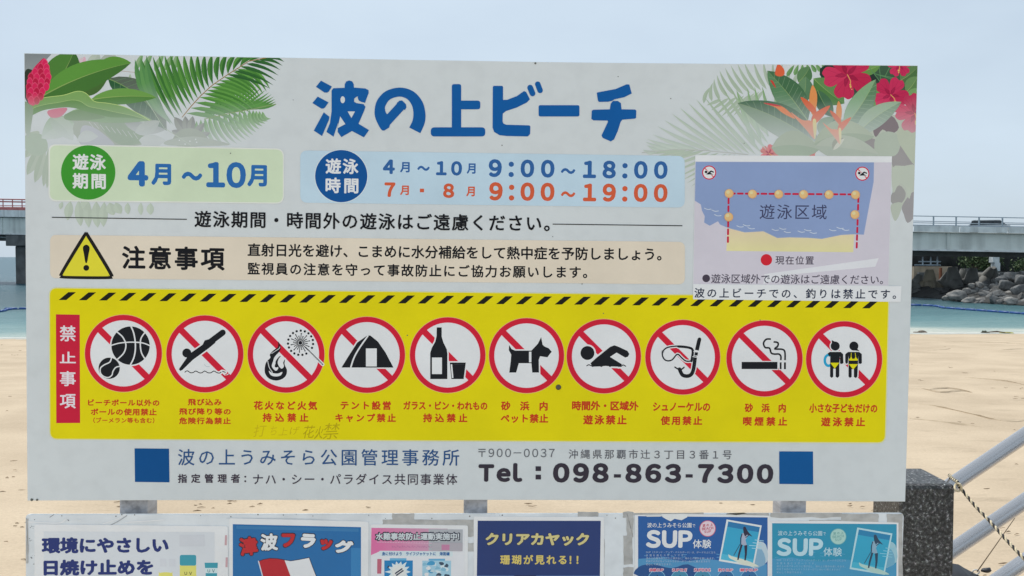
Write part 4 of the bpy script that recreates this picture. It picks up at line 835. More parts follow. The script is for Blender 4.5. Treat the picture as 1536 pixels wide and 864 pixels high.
# 5, 6 SUP posters
def sup(name, label, base, film, org, k, tint, circ):
    p = poster(name, label, None, film); q = Zone(ZO.x0+org[0]/3.657, ZO.y0+org[1]/3.657, 3.657/k)
    mt = lambda c: ink(mixc(c, tint[0], tint[1]))
    t = pr('printed_sheet', p, .0016); t.poly(base[0], ink(base[1]))
    # sky and sea tones of the printed picture: wave crest at the right, paler water below
    xr = base[2]
    t.poly([(base[0][0][0], 838), (base[0][0][0]+30, 836), (base[0][0][0]+70, 842), (base[0][0][0]+100, 838), (base[0][0][0]+130, 841), (base[0][1][0]-1, 846), (base[0][1][0]-1, 1180), (base[0][0][0], 1180)], mt((70, 136, 180)))
    t.poly(spline([(xr-24, 818), (xr-14, 812), (xr-2, 817), (xr, 842), (xr-20, 852), (xr-30, 840)], 3, True), mt((170, 190, 200)))
    t.poly(spline([(xr-22, 826), (xr-8, 824), (xr-3, 845), (xr-22, 850)], 3, True), mt((120, 160, 186)))
    for j in range(14):
        x_ = base[0][0][0]+random.uniform(4, 150); y_ = random.uniform(825, 840); t.prims(stroke([(x_, y_), (x_+random.uniform(3, 9), y_+random.uniform(-1, 1))], .8), mt((90, 150, 190)))
    if circ: t.poly(spline([(base[0][0][0]+1, 850), (base[0][0][0]+22, 846), (base[0][0][0]+50, 852), (base[0][0][0]+75, 846), (base[0][0][0]+95, 864), (base[0][0][0]+1, 864)], 3, True), ink((26, 74, 130)))
    s_ = t.done()
    t = pr('photo_marking', s_, .0019)
    t.poly(q.l([(547, 142), (740, 175), (697, 402), (505, 370)]), mt((200, 214, 220))); t.poly(q.l([(556, 153), (730, 184), (690, 391), (515, 361)]), mt((44, 150, 186)))
    t.poly(q.l([(556, 153), (730, 184), (724, 212), (551, 182)]), mt((30, 110, 160))); t.poly(q.l([(520, 330), (694, 362), (690, 391), (515, 361)]), mt((70, 168, 196)))
    zz = lambda X, Y: q(485+X*.4659, 91.4+Y*.4659)   # figure drawn in its own enlargement
    f = lambda pts, c, n=0: t.poly(spline([zz(*a) for a in pts], n, True) if n else [zz(*a) for a in pts], c)
    f([(155, 520), (190, 540), (300, 570), (420, 610), (512, 660), (430, 660), (320, 640), (220, 590), (165, 560)], mt((196, 204, 190)), 3)
    DKF = mt((34, 36, 60))
    t.prims(stroke([zz(310, 370), zz(218, 530)], 1.0), DKF)
    f([(300, 400), (325, 400), (290, 520), (275, 585), (258, 585), (270, 510)], DKF); f([(340, 405), (378, 410), (372, 520), (358, 592), (342, 590), (348, 510)], DKF)
    f([(315, 270), (370, 280), (385, 300), (355, 350), (370, 410), (310, 405), (310, 340)], mt((150, 160, 180)), 2); f([(330, 200), (355, 196), (372, 230), (400, 270), (438, 312), (400, 295), (370, 290), (352, 310), (332, 260)], DKF, 2)
    t.prims(stroke([zz(315, 280), zz(300, 330), zz(300, 390)], 1.5), DKF); t.prims(stroke([zz(400, 290), zz(360, 320)], 1.2), DKF)
    for j, (x0, x1) in enumerate([(465, 570), (440, 540), (400, 550), (430, 545)]): t.prims(stroke([zz(x0, 350+j*32), zz(x1, 362+j*32)], 1.0, cap=False), mt((150, 196, 214)))
    t.poly(disc(*q(443, 192), 12.2, 30), mt((186, 92, 112)) if circ else mt((120, 170, 170))); t.poly(disc(*q(443, 192), 11.2, 30), mt((206, 188, 198)) if circ else mt((190, 204, 190)))
    t.done()
    WH = mt((206, 214, 224)); RS = mt((170, 60, 84)) if circ else mt((126, 160, 150))
    t = pr('heading_lettering', s_, .0020)
    t.text('波の上うみそら公園', 112, 355, 160, 187, WH, .012, q); t.text('で', 360, 375, 168, 185, WH, .01, q)
    t.text('ＳＵＰ', 105, 360, 200, 299, WH, .055, q, gap=.16, trk=0); t.text('体験', 362, 463, 252, 300, WH, .012, q)
    t.text('波の上', 415, 472, 165, 181, RS, .03, q, rot=-.1); t.text('ＢＥＡＣＨ', 412, 474, 184, 199, RS, .03, q, rot=-.1); t.text('ＳＵＰ', 425, 462, 202, 215, RS, .03, q, rot=-.1)
    lines = ['ＳＵＰ（スタンド・アップ・パドルボード）は、ボードの上に立ち', '水面を進むスポーツです。', '波の上の海でゆったりと漕ぎ出し、海の上の散歩を楽しめます。', '初めての方にもインストラクターがていねいに教えますので', '安心して参加できます。']
    for j, s in enumerate(lines): t.text(s, 105, 105+min(380, 13*len(s)+(0 if j != 1 else 60)), 316+j*16.5, 328+j*16.5, mixc(WH, mt((60, 130, 180)), .4), 0, q)
    for s, a_, b_ in (('体験ＳＵＰ', 125, 200), ('ＳＵＰヨガ', 250, 328), ('ＳＵＰＤＯＧ', 370, 457), ('釣りＳＵＰ', 503, 580), ('親子ＳＵＰ', 622, 716)):
        y_ = 411 if circ else 452-40*0
        if circ: t.text(s, a_-4, b_+4, y_-3, y_+19, ink((214, 190, 204)), .09, q, keep=True, trk=0); t.text(s, a_, b_, y_, y_+16, ink((190, 60, 90)), .03, q, trk=0)
        else: t.text(s, a_, b_, 410, 426, mt((200, 214, 218)), .04, q)
    t.done()
    t = pr('round_picture_marking', s_, .0019)
    for x_ in (165, 290, 415, 543, 670):
        t.poly(disc(*q(x_, 468), 13.4, 30), mt((120, 176, 204))); t.poly(disc(*q(x_, 468), 12.4, 30), mt(random.choice([(40, 100, 150), (60, 130, 160), (110, 160, 176)])))
        t.prims(stroke([q(x_-6, 480), q(x_+2, 450), q(x_+8, 470)], 2.2), mt((40, 50, 70)))
    t.done()
sup('paddleboard_poster', 'deep blue paddleboarding poster with pink round stamp, between kayak poster and teal poster', ([ZO(62, 124), ZO(772, 131), ZO(772, 2000), ZO(66, 2000)], (26, 84, 148), 1150.6), [ZO(44, 118), ZO(300, 112), ZO(786, 122), ZO(782, 2060), ZO(50, 2060)], (0, 0), 1, ((26, 84, 148), .0), True)
sup('paddleboard_poster', 'sun-faded teal paddleboarding poster with green round stamp at the right end', ([ZO(797, 163), ZO(1480, 168), ZO(1470, 2000), ZO(797, 2000)], (34, 134, 166), 1344.6), [ZO(786, 152), ZO(1100, 150), ZO(1490, 160), ZO(1482, 2060), ZO(786, 2060)], (716, 44), 1, ((30, 150, 170), .22), False)
# torn upper edge of the deep blue poster
t = Art('torn_edge_marking', LB, .0024)
t.poly(ZO.l([(190, 112), (338, 112), (330, 130), (300, 146), (262, 138), (240, 152), (215, 140), (195, 128)]), ink((206, 210, 208)))
t.poly(ZO.l([(545, 108), (640, 104), (660, 108), (600, 118)]), ink((60, 62, 58)))
t.poly(ZO.l([(100, 118), (190, 116), (185, 126), (110, 127)]), ink((196, 200, 198))); t.done()
# ------------------------------------------------------------------ ground, sand, sea
WL = EYE-4.5                                     # water level
M_CONC = mat('promenade_concrete', (.56, .49, .40), .85, var=.12, scale=2.5, bump=.4, bscale=30)
bm = bmesh.new(); box(bm, -26, 26, -60, 3.45, -.5, 0); tag(obj('promenade_ground', bm, M_CONC), None, None, kind='structure')  # unseen paving, extended far behind the camera to bounce light onto the sign
def shore(x): return 49.4+.045*x+.6*math.sin(x*.07+1)
def sand_z(x, y):
    s = shore(x); u = (s-y)/(s-8)
    z = WL+(u*1.5 if u > 0 else u*3.2)
    if y < 8: z += (8-y)*.08
    return z
ms_ = bpy.data.meshes.new('sand')
ys = np.concatenate([np.linspace(-6, 8, 12), np.geomspace(8.3, 44, 150), np.linspace(44.3, 56, 46), np.linspace(57, 80, 8)]); xs = np.linspace(-1, 1, 181)
vv = []
for y in ys:
    for x in xs:
        X = x*(14+y*1.1); z = sand_z(X, y)
        if y < 51:
            z += noise.noise(Vector((X*.3, y*.4, 0)))*.02+noise.noise(Vector((X*1.3, y*2.6, 3)))*.02
            if y < 30: z += noise.noise(Vector((X*3.1, y*4.2, 9)))*.012
        vv.append((X, y, z))
nx = len(xs); ff = [(j*nx+i, j*nx+i+1, (j+1)*nx+i+1, (j+1)*nx+i) for j in range(len(ys)-1) for i in range(nx-1)]
ms_.from_pydata(vv, [], ff); ms_.shade_smooth()
M_SAND = mat('pale_beach_sand', (.465, .372, .265), .95, c2=(.555, .45, .325), scale=.55, bump=1, bscale=9, detail=9, spec=.15)
def tweak_sand(m):
    t = m.node_tree; b = wn(m); co = t.nodes.new('ShaderNodeTexCoord'); mpg = t.nodes.new('ShaderNodeMapping'); mpg.inputs['Scale'].default_value = (.5, 1.6, 1)
    n = t.nodes.new('ShaderNodeTexNoise'); n.inputs['Scale'].default_value = 1.5; n.inputs['Detail'].default_value = 9; n.inputs['Roughness'].default_value = .72
    r = t.nodes.new('ShaderNodeMapRange'); r.inputs[1].default_value = .56; r.inputs[2].default_value = .72; r.inputs[3].default_value = 1; r.inputs[4].default_value = .76
    n3 = t.nodes.new('ShaderNodeTexNoise'); n3.inputs['Scale'].default_value = 26; n3.inputs['Detail'].default_value = 7; n3.inputs['Roughness'].default_value = .75
    r3 = t.nodes.new('ShaderNodeMapRange'); r3.inputs[1].default_value = .3; r3.inputs[2].default_value = .7; r3.inputs[3].default_value = .86; r3.inputs[4].default_value = 1.08
    # both noises scale the sand colour into patchy tones
    ln = b.inputs['Base Color'].links[0].from_socket
    v = t.nodes.new('ShaderNodeVectorMath'); v.operation = 'SCALE'; mu = t.nodes.new('ShaderNodeMath'); mu.operation = 'MULTIPLY'
    t.links.new(co.outputs['Object'], mpg.inputs[0]); t.links.new(mpg.outputs[0], n.inputs['Vector']); t.links.new(n.outputs['Fac'], r.inputs[0])
    t.links.new(co.outputs['Object'], n3.inputs['Vector']); t.links.new(n3.outputs['Fac'], r3.inputs[0])
    t.links.new(r.outputs[0], mu.inputs[0]); t.links.new(r3.outputs[0], mu.inputs[1]); t.links.new(ln, v.inputs[0]); t.links.new(mu.outputs[0], v.inputs['Scale'])
    t.links.new(v.outputs[0], b.inputs['Base Color'])
tweak_sand(M_SAND)
tag(obj('sand', ms_, M_SAND), None, None, kind='structure')
# darker wisps of seaweed and twigs lying on the sand
M_WEED = mat('dry_seaweed', (.28, .20, .13), .9, var=.3, scale=9)
bm = bmesh.new()
def on_sand(px, py):
    r = ray(px, py); a = 3.0
    for _ in range(60):
        p = Vector((0, 0, EYE))+r*(a/r.y); zs = sand_z(p.x, p.y)
        if p.z <= zs: break
        a += (p.z-zs)/max(.05, -r.z/r.y)*.6
    return Vector((p.x, p.y, zs))
random.seed(11)
spots = [(random.uniform(0, 38), random.uniform(512, 860)) for _ in range(16)]+[(random.uniform(1362, 1536), random.uniform(506, 700)) for _ in range(16)]+[(random.uniform(60, 1330), random.uniform(752, 768)) for _ in range(22)]+[(random.uniform(1440, 1536), random.uniform(700, 862)) for _ in range(5)]
spots += [(random.uniform(40, 1360), random.uniform(512, 740)) for _ in range(40)]
for px, py in spots:
    p = on_sand(px, py); L = random.uniform(.03, .12)*(1 if py > 600 else 1.5); a = random.uniform(-.5, .5)
    for k in range(random.choice([1, 1, 2, 3])):
        q = p+Vector((random.uniform(-.15, .15), random.uniform(-.2, .2), .02)); d = Vector((math.cos(a), math.sin(a), 0))
        q.z -= .012; m_ = q+d*L*.5+Vector((0, random.uniform(-.02, .02), random.uniform(.0, .006))); tube(bm, [q, m_, q+d*L], [.003, random.uniform(.004, .009), .002], 4)
tag(obj('seaweed_scraps', bm, M_WEED), 'scattered dry seaweed and twig scraps over the beach sand', 'seaweed', kind='stuff')
# traces raked or dragged in the sand: low ridges
def ridge(pts, w, h):
    P_ = [on_sand(*p) for p in pts]; P_ = [Vector(q) for q in spline([tuple(v) for v in P_], 5)]; o = []
    for i, p in enumerate(P_):
        p.z = sand_z(p.x, p.y)+.012; o.append(p)
    return o
bm = bmesh.new()
for pts in ([(1365, 605), (1400, 609), (1450, 620), (1500, 631), (1536, 630)], [(1380, 582), (1410, 588), (1440, 586), (1458, 589)], [(1390, 584), (1420, 582), (1455, 587)], [(1440, 566), (1500, 571), (1536, 577)], [(1372, 515), (1430, 513), (1500, 514), (1536, 516)], [(1390, 526), (1420, 524), (1430, 521)], [(1500, 525), (1536, 523)], [(1365, 628), (1420, 634), (1470, 640)]):
    q = ridge(pts, .05, .03); w_ = .035
    L_ = []; n_ = len(q)
    for i, p in enumerate(q):
        s_ = math.sin(math.pi*i/(n_-1))+.15; jj = random.uniform(.7, 1.3)
        L_.append([bm.verts.new(p+Vector((0, dy*w_*jj, dz*s_-.012))) for dy, dz in ((-2.4, 0), (-1, .022), (0, .026*jj), (.4, -.005), (1.6, 0))])
    for A_, B_ in zip(L_, L_[1:]):
        for k in range(4): bm.faces.new((A_[k], A_[k+1], B_[k+1], B_[k]))
M_DARKER_SAND = mat('darker_sand', (.36, .28, .19), .95, c2=(.50, .40, .28), scale=3, detail=8)  # ridges get a darker tone than the beach around them
tag(obj('sand_ridges', bm, M_DARKER_SAND), None, None, kind='structure')
# sea
ms_ = bpy.data.meshes.new('sea'); S_ = 9000
ms_.from_pydata([(-S_, 30, WL), (S_, 30, WL), (S_, S_, WL), (-S_, S_, WL)], [], [(0, 1, 2, 3)])
m = bpy.data.materials.new('shallow_sea'); m.use_nodes = True; b = wn(m); t = m.node_tree
b.inputs['Roughness'].default_value = .3; b.inputs['IOR'].default_value = 1.33; b.inputs['Specular IOR Level'].default_value = .3
co = t.nodes.new('ShaderNodeTexCoord'); sp = t.nodes.new('ShaderNodeSeparateXYZ'); t.links.new(co.outputs['Object'], sp.inputs[0])
mp2 = t.nodes.new('ShaderNodeMapping'); mp2.inputs['Scale'].default_value = (.05, .12, 1); n = t.nodes.new('ShaderNodeTexNoise'); n.inputs['Scale'].default_value = 1; n.inputs['Detail'].default_value = 6
t.links.new(co.outputs['Object'], mp2.inputs[0]); t.links.new(mp2.outputs[0], n.inputs['Vector'])
ad = t.nodes.new('ShaderNodeMath'); ad.operation = 'MULTIPLY_ADD'; ad.inputs[1].default_value = 20; t.links.new(n.outputs['Fac'], ad.inputs[0])
# Y - .045 X : distance from the slanting shore line
sx = t.nodes.new('ShaderNodeMath'); sx.operation = 'MULTIPLY_ADD'; sx.inputs[1].default_value = -.045; t.links.new(sp.outputs['X'], sx.inputs[0]); t.links.new(sp.outputs['Y'], sx.inputs[2])
t.links.new(sx.outputs[0], ad.inputs[2])
mr = t.nodes.new('ShaderNodeMapRange'); mr.inputs[1].default_value = 59; mr.inputs[2].default_value = 140; t.links.new(ad.outputs[0], mr.inputs[0])
cr = t.nodes.new('ShaderNodeValToRGB'); t.links.new(mr.outputs[0], cr.inputs[0]); e = cr.color_ramp.elements
e[0].position = 0; e[0].color = (.62, .61, .52, 1); e[1].position = 1; e[1].color = (.03, .095, .125, 1)
for ps, c in ((.02, (.44, .50, .44, 1)), (.06, (.19, .31, .30, 1)), (.16, (.10, .22, .23, 1)), (.28, (.06, .155, .17, 1)), (.42, (.035, .09, .105, 1)), (.7, (.028, .08, .10, 1))):
    k = e.new(ps); k.color = c
t.links.new(cr.outputs[0], b.inputs['Base Color'])
mp3 = t.nodes.new('ShaderNodeMapping'); mp3.inputs['Scale'].default_value = (.9, 1.7, 1); t.links.new(co.outputs['Object'], mp3.inputs[0])
n2 = t.nodes.new('ShaderNodeTexNoise'); n2.inputs['Scale'].default_value = .6; n2.inputs['Detail'].default_value = 7; n2.inputs['Roughness'].default_value = .6; t.links.new(mp3.outputs[0], n2.inputs['Vector'])
bp = t.nodes.new('ShaderNodeBump'); bp.inputs['Strength'].default_value = 1; bp.inputs['Distance'].default_value = .5; t.links.new(n2.outputs['Fac'], bp.inputs['Height']); t.links.new(bp.outputs[0], b.inputs['Normal'])
tag(obj('sea', ms_, m), None, None, kind='structure')
# foam line along the shore
bm = bmesh.new(); pr_ = None
M_FOAM = mat('foam', (.5, .51, .47), .8, var=.08, scale=2)
for i in range(181):
    x = -70+i*.8; s_ = shore(x)+.25*noise.noise(Vector((x*.3, 0, 0))); w_ = .35+.35*noise.noise(Vector((x*.6, 5, 0)))
    a_, b_ = bm.verts.new((x, s_+.1, WL+.012)), bm.verts.new((x, s_+.5+w_, WL+.012))
    if pr_: bm.faces.new((pr_[0], a_, b_, pr_[1]))
    pr_ = (a_, b_)
tag(obj('foam_line', bm, M_FOAM), 'thin line of white foam where the sea meets the sand', 'foam', kind='stuff')
# float line
M_FLOAT = mat('blue_float_plastic', (.01, .07, .26), .45, var=.3, scale=.4)
fl_ = empty('float_line', (0, 77, WL)); tag(fl_, 'blue swimming area float line stretched across the water', 'float line')
def wat(px, py):
    r = ray(px, py); return Vector((0, 0, EYE))+r*((WL-EYE)/r.z)
lp = [wat(*p) for p in [(-120, 470), (-40, 469.5), (0, 468), (14, 465), (38, 464), (300, 461), (700, 456), (1100, 455), (1368, 458.5), (1420, 463), (1480, 467.5), (1540, 472), (1640, 480)]]
lp = [Vector(q) for q in spline([tuple(p) for p in lp], 8)]
bm = bmesh.new(); tube(bm, [p+Vector((0, 0, .03)) for p in lp], .05, 5); ro = obj('rope', bm, M_FLOAT, None); ro.parent = fl_; ro.location = -fl_.location
bm = bmesh.new(); tube(bm, [(-.5, 0, 0), (-.45, 0, 0), (.45, 0, 0), (.5, 0, 0)], [.05, .115, .115, .05], 8); fm = bpy.data.meshes.new('float'); bm.to_mesh(fm); bm.free(); fm.materials.append(M_FLOAT)
acc = 0
for p, q in zip(lp, lp[1:]):
    d = (q-p).length; 
    while acc < d:
        c = p.lerp(q, acc/d); o = bpy.data.objects.new('float', fm); col.objects.link(o); o.parent = fl_; o.location = c-fl_.location+Vector((0, 0, .06)); o.rotation_euler = (0, 0, math.atan2(q.y-p.y, q.x-p.x)); acc += 1.1
    acc -= d
# ------------------------------------------------------------------ bridge
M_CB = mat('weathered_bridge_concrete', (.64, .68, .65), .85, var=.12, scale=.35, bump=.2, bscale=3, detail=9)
M_CB2 = mat('pale_kerb_concrete', (.68, .71, .71), .85, var=.12, scale=.8, detail=9)
def streaks(m, sx=.9, sz=.06, amt=.72):
    t = m.node_tree; b = wn(m); ln = b.inputs['Base Color'].links[0].from_socket; c = t.nodes.new('ShaderNodeTexCoord'); mp_ = t.nodes.new('ShaderNodeMapping'); mp_.inputs['Scale'].default_value = (sx, sx, sz)
    n = t.nodes.new('ShaderNodeTexNoise'); n.inputs['Scale'].default_value = 1; n.inputs['Detail'].default_value = 7; r = t.nodes.new('ShaderNodeMapRange'); r.inputs[1].default_value = .45; r.inputs[2].default_value = .7; r.inputs[3].default_value = 1; r.inputs[4].default_value = amt
    v = t.nodes.new('ShaderNodeVectorMath'); v.operation = 'SCALE'
    t.links.new(c.outputs['Object'], mp_.inputs[0]); t.links.new(mp_.outputs[0], n.inputs['Vector']); t.links.new(n.outputs['Fac'], r.inputs[0]); t.links.new(ln, v.inputs[0]); t.links.new(r.outputs[0], v.inputs['Scale']); t.links.new(v.outputs[0], b.inputs['Base Color'])
streaks(M_CB); streaks(M_CB2, 1.3, .3, .68); streaks(M_POST, 60, 5, .6); streaks(M_BOARD, 22, 1.2, .955); streaks(M_LOW, 14, 2.5, .88)
M_DARKC = mat('shaded_bridge_concrete', (.10, .105, .105), .85, var=.3, scale=.6, detail=9)  # dry concrete darkened: shade below the deck is put into the colour
M_ALU = mat('grey_rail_metal', (.34, .40, .45), .5, var=.1, scale=2)
M_RED = mat('faded_red_rail_paint', (.50, .15, .14), .55, var=.15, scale=1)
M_PIPE = mat('pale_pipe', (.6, .62, .62), .6)
QA = Vector((-84.8, 145, 0)); QB = Vector((52.6, 90, 0)); QD = (QB-QA); QN = Vector((-QD.y, QD.x, 0)).normalized()
if QN.y < 0: QN = -QN
def zz_(t, a, b): return EYE+a+(b-a)*t
Zr = lambda t: zz_(t, 9.5, 3.98); Zd = lambda t: zz_(t, 7.73, 3.0); Zk = lambda t: zz_(t, 6.6, 2.42); Zb = lambda t: zz_(t, 3.87, .62)
def qp(t, off, z): p = QA+QD*t+QN*off; return Vector((p.x, p.y, z))
br = empty('road_bridge', (QA.x, QA.y, WL)); tag(br, 'long grey concrete road bridge crossing the water behind the sign', 'bridge')
def inb(o, par=None): o.parent = par or br; o.location = -Vector((QA.x, QA.y, WL)); return o
T0, T1_ = -.45, 1.35
def beam(name, o0, o1, za, zb, m, t0=T0, t1=T1_, n=14, parent=None):
    bm = bmesh.new(); rg_ = []
    for i in range(n+1):
        t = t0+(t1-t0)*i/n; rg_.append([bm.verts.new(qp(t, o0, zb(t))), bm.verts.new(qp(t, o1, zb(t))), bm.verts.new(qp(t, o1, za(t))), bm.verts.new(qp(t, o0, za(t)))])
    for A_, B_ in zip(rg_, rg_[1:]):
        for k in range(4): bm.faces.new((A_[k], B_[k], B_[(k+1) % 4], A_[(k+1) % 4]))
    bm.faces.new(rg_[0]); bm.faces.new(rg_[-1][::-1]); bmesh.ops.recalc_face_normals(bm, faces=bm.faces[:])
    return inb(obj(name, bm, m))
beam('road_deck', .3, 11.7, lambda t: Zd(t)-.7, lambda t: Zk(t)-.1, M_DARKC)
ds = (T1_-T0)/60
for i in range(60):
    beam('kerb_panel', 0, .35, Zd, Zk, M_CB2, T0+i*ds+.0003, T0+(i+1)*ds-.0003, 1)
beam('girder', .55, 1.3, lambda t: Zk(t)-.01, Zb, M_CB)
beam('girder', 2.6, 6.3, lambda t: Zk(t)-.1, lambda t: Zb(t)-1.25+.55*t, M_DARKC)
beam('girder', 10.7, 11.4, lambda t: Zk(t)-.1, lambda t: Zb(t)+.1, M_CB)
beam('girder_flange', .35, 1.5, lambda t: Zb(t), lambda t: Zb(t)-.18, M_CB2)
bm = bmesh.new()
for i in range(34):
    t = T0+(i+.5)*(T1_-T0)/34; 
    for a_, b_ in ((Zk(t)-.02, Zb(t)+.02),):
        vs8 = [bm.verts.new(qp(t+s*.0009, o, z)) for s in (-1, 1) for o in (.42, .6) for z in (b_, a_)]
        bmesh.ops.convex_hull(bm, input=vs8)
st_ = inb(obj('girder_stiffener', bm, M_CB)); st_['kind'] = 'stuff'
# railings: grey on the right part, red lattice on the left span
TR = .42
def rail(name, off, f, r, m, t0, t1, n=8):
    bm = bmesh.new(); tube(bm, [qp(t0+(t1-t0)*i/n, off, f(t0+(t1-t0)*i/n)) for i in range(n+1)], r, 6); return inb(obj(name, bm, m))
h_ = lambda k: (lambda t: Zd(t)+(Zr(t)-Zd(t))*k)
rail('handrail', .15, h_(1), .055, M_ALU, TR, T1_); rail('handrail', .15, h_(.30), .05, M_ALU, TR, T1_); rail('handrail', .15, h_(.06), .05, M_ALU, TR, T1_)
rail('handrail', 11.5, h_(.9), .05, M_ALU, TR, T1_); rail('handrail', 11.5, h_(.35), .05, M_ALU, TR, T1_)
bm = bmesh.new(); box(bm, -.06, .06, -.06, .06, 0, .98); pm = bpy.data.meshes.new('rail_post'); bm.to_mesh(pm); bm.free(); pm.materials.append(M_ALU)
pm2 = pm.copy(); pm2.materials.clear(); pm2.materials.append(M_RED)
LQ = QD.length; B0 = Vector((QA.x, QA.y, WL))
def posts(mesh, t0, t1, stepm, off, hk=1, name='rail_post'):
    t = t0
    while t < t1:
        o = bpy.data.objects.new(name, mesh); col.objects.link(o); o.parent = br; p = qp(t, off, Zd(t)); o.location = p-B0; o.scale = (1, 1, (Zr(t)-Zd(t))*hk/.98); t += stepm/LQ
posts(pm, TR, T1_, 2.15, .15)
for k in (1, .8, .42, .2): rail('handrail', .15, h_(k), .11 if k == 1 else .07, M_RED, T0, TR-.004)
for k in (1, .5): rail('handrail', 11.5, h_(k), .07, M_RED, T0, TR-.004)
posts(pm2, T0, TR-.004, 1.45*1.5, .15)
beam('rail_plinth', .05, .3, lambda t: Zd(t)+.32, lambda t: Zd(t)+.003, M_RED, T0, TR-.004)
# pipe slung under the left span
rail('service_pipe', 2.3, lambda t: Zb(t)-.62, .09, M_PIPE, T0, .3)
bm = bmesh.new()
for i in range(30):
    t = T0+i*.025; p = qp(t, 2.4, Zb(t)); box(bm, p.x-.1, p.x+.1, p.y-.1, p.y+.1, p.z-.9, p.z+.02)
o = inb(obj('pipe_hanger', bm, M_DARKC)); o['kind'] = 'stuff'
# piers
def pier(t, w, z0=WL-3):
    c = QA+QD*t+QN*6; a = math.atan2(QD.y, QD.x); M_ = Matrix.Translation(c) @ Matrix.Rotation(a, 4, 'Z')
    zt = Zb(t)
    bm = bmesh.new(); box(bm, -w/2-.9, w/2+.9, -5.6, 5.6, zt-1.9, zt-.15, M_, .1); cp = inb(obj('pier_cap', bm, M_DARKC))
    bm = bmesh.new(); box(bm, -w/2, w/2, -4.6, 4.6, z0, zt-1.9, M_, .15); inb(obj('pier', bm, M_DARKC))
pier(.056, 13); pier(-.28, 7); pier(.40, 5)
# cars on the bridge
M_CAR = mat('silver_car_paint', (.5, .53, .55), .3, metal=.4); M_GL = mat('dark_car_glass', (.03, .04, .05), .1); M_TY = mat('car_tyre_rubber', (.02, .02, .02), .8)
M_HL = mat('car_lamp', (.8, .8, .75), .2)
def car(px, label, zoff=0, paint=M_CAR, off=4.5):
    # find the point of the lane seen at this pixel
    r = ray(px, 335); n_ = QN; d0 = (QA+QN*off); k = ((d0 @ n_))/(Vector((r.x, r.y, 0)) @ n_); p = Vector((r.x, r.y, 0))*k; t = (p-d0).dot(QD)/QD.length_squared
    e_ = empty('passenger_car', (p.x, p.y, Zd(t)-.7+zoff)); e_.rotation_euler = (0, 0, math.atan2(QD.y, QD.x)); tag(e_, label, 'car')
    bm = bmesh.new()
    prof = [(-2.1, .35), (-2.12, .8), (-2.0, 1.0), (2.0, 1.0), (2.12, .75), (2.1, .35)]
    def ext(prof, y, m, name):
        bm = bmesh.new(); A_ = [bm.verts.new((x, -y, z)) for x, z in prof]; B_ = [bm.verts.new((x, y, z)) for x, z in prof]; bm.faces.new(A_); bm.faces.new(B_[::-1])
        for i in range(len(prof)): bm.faces.new((A_[i], B_[i], B_[(i+1) % len(prof)], A_[(i+1) % len(prof)]))
        bmesh.ops.recalc_face_normals(bm, faces=bm.faces[:]); bmesh.ops.bevel(bm, geom=bm.edges[:], offset=.05, segments=2, affect='EDGES'); return obj(name, bm, m, e_)
    ext(prof, .84, paint, 'body'); ext([(-1.85, .98), (-1.6, 1.5), (1.15, 1.5), (1.75, .98)], .74, M_GL, 'window'); ext([(-1.62, 1.49), (-1.5, 1.58), (1.05, 1.58), (1.2, 1.49)], .72, paint, 'roof')
    for x in (-1.35, 1.35):
        for y in (-.8, .8):
            bm = bmesh.new(); bmesh.ops.create_cone(bm, cap_ends=True, segments=16, radius1=.33, radius2=.33, depth=.2, matrix=Matrix.Translation((x, y, .33)) @ Matrix.Rotation(math.pi/2, 4, 'X')); obj('wheel', bm, M_TY, e_)
    bm = bmesh.new(); box(bm, -2.15, -2.1, .45, .75, .7, .85); obj('headlight', bm, M_HL, e_); bm = bmesh.new(); box(bm, -2.15, -2.1, -.75, -.45, .7, .85); obj('headlight', bm, M_HL, e_)
car(1482, 'silver grey car with dark windows driving over the bridge at the right', 0)
# ------------------------------------------------------------------ bank, seawall, armour units under the bridge
M_ROCK = mat('grey_sea_rock', (.19, .19, .185), .9, c2=(.075, .075, .073), scale=1.2, bump=.5, bscale=6, detail=9)
M_ROCKP = mat('pale_sea_rock', (.30, .285, .26), .9, c2=(.13, .125, .12), scale=1.2, bump=.5, bscale=6, detail=9)
M_TET = mat('tetrapod_concrete', (.25, .25, .235), .9, c2=(.15, .155, .15), scale=.9, bump=.3, bscale=6, detail=9)
M_TETB = mat('buff_tetrapod_concrete', (.40, .34, .25), .9, c2=(.26, .23, .18), scale=.9, bump=.3, bscale=6, detail=9)
M_WALL = mat('dark_seawall_concrete', (.13, .14, .14), .9, var=.3, scale=.7, bump=.3, bscale=5, detail=9)
M_BUFF = mat('buff_stone_wall', (.42, .35, .26), .9, var=.2, scale=1.2, detail=9)
M_BANK = mat('dark_rubble_bank', (.035, .035, .033), .95, var=.4, scale=1, detail=9)  # near black: shade under the bridge and between blocks is in the colour
def wall_line(name, pts, z0, z1, th, m, label, cat):
    """wall through (pixel x, distance) points"""
    P_ = [Vector((ray(px, 400).x*Y/ray(px, 400).y, Y, 0)) for px, Y in pts]
    bm = bmesh.new(); rg_ = []
    for p in P_: rg_.append([bm.verts.new((p.x, p.y, z0)), bm.verts.new((p.x, p.y+th, z0)), bm.verts.new((p.x, p.y+th, z1)), bm.verts.new((p.x, p.y, z1))])
    for A_, B_ in zip(rg_, rg_[1:]):
        for k in range(4): bm.faces.new((A_[k], B_[k], B_[(k+1) % 4], A_[(k+1) % 4]))
    bm.faces.new(rg_[0]); bm.faces.new(rg_[-1][::-1]); bmesh.ops.recalc_face_normals(bm, faces=bm.faces[:])
    return tag(obj(name, bm, m), label, cat)
def zat(py, Y): r = ray(768, py); return EYE+r.z/r.y*Y
wall_line('seawall', [(1180, 118), (1435, 112), (1620, 104)], WL-1, zat(408, 110), 1.0, M_WALL, 'dark grey concrete seawall behind the breakwater rubble under the bridge', 'wall')
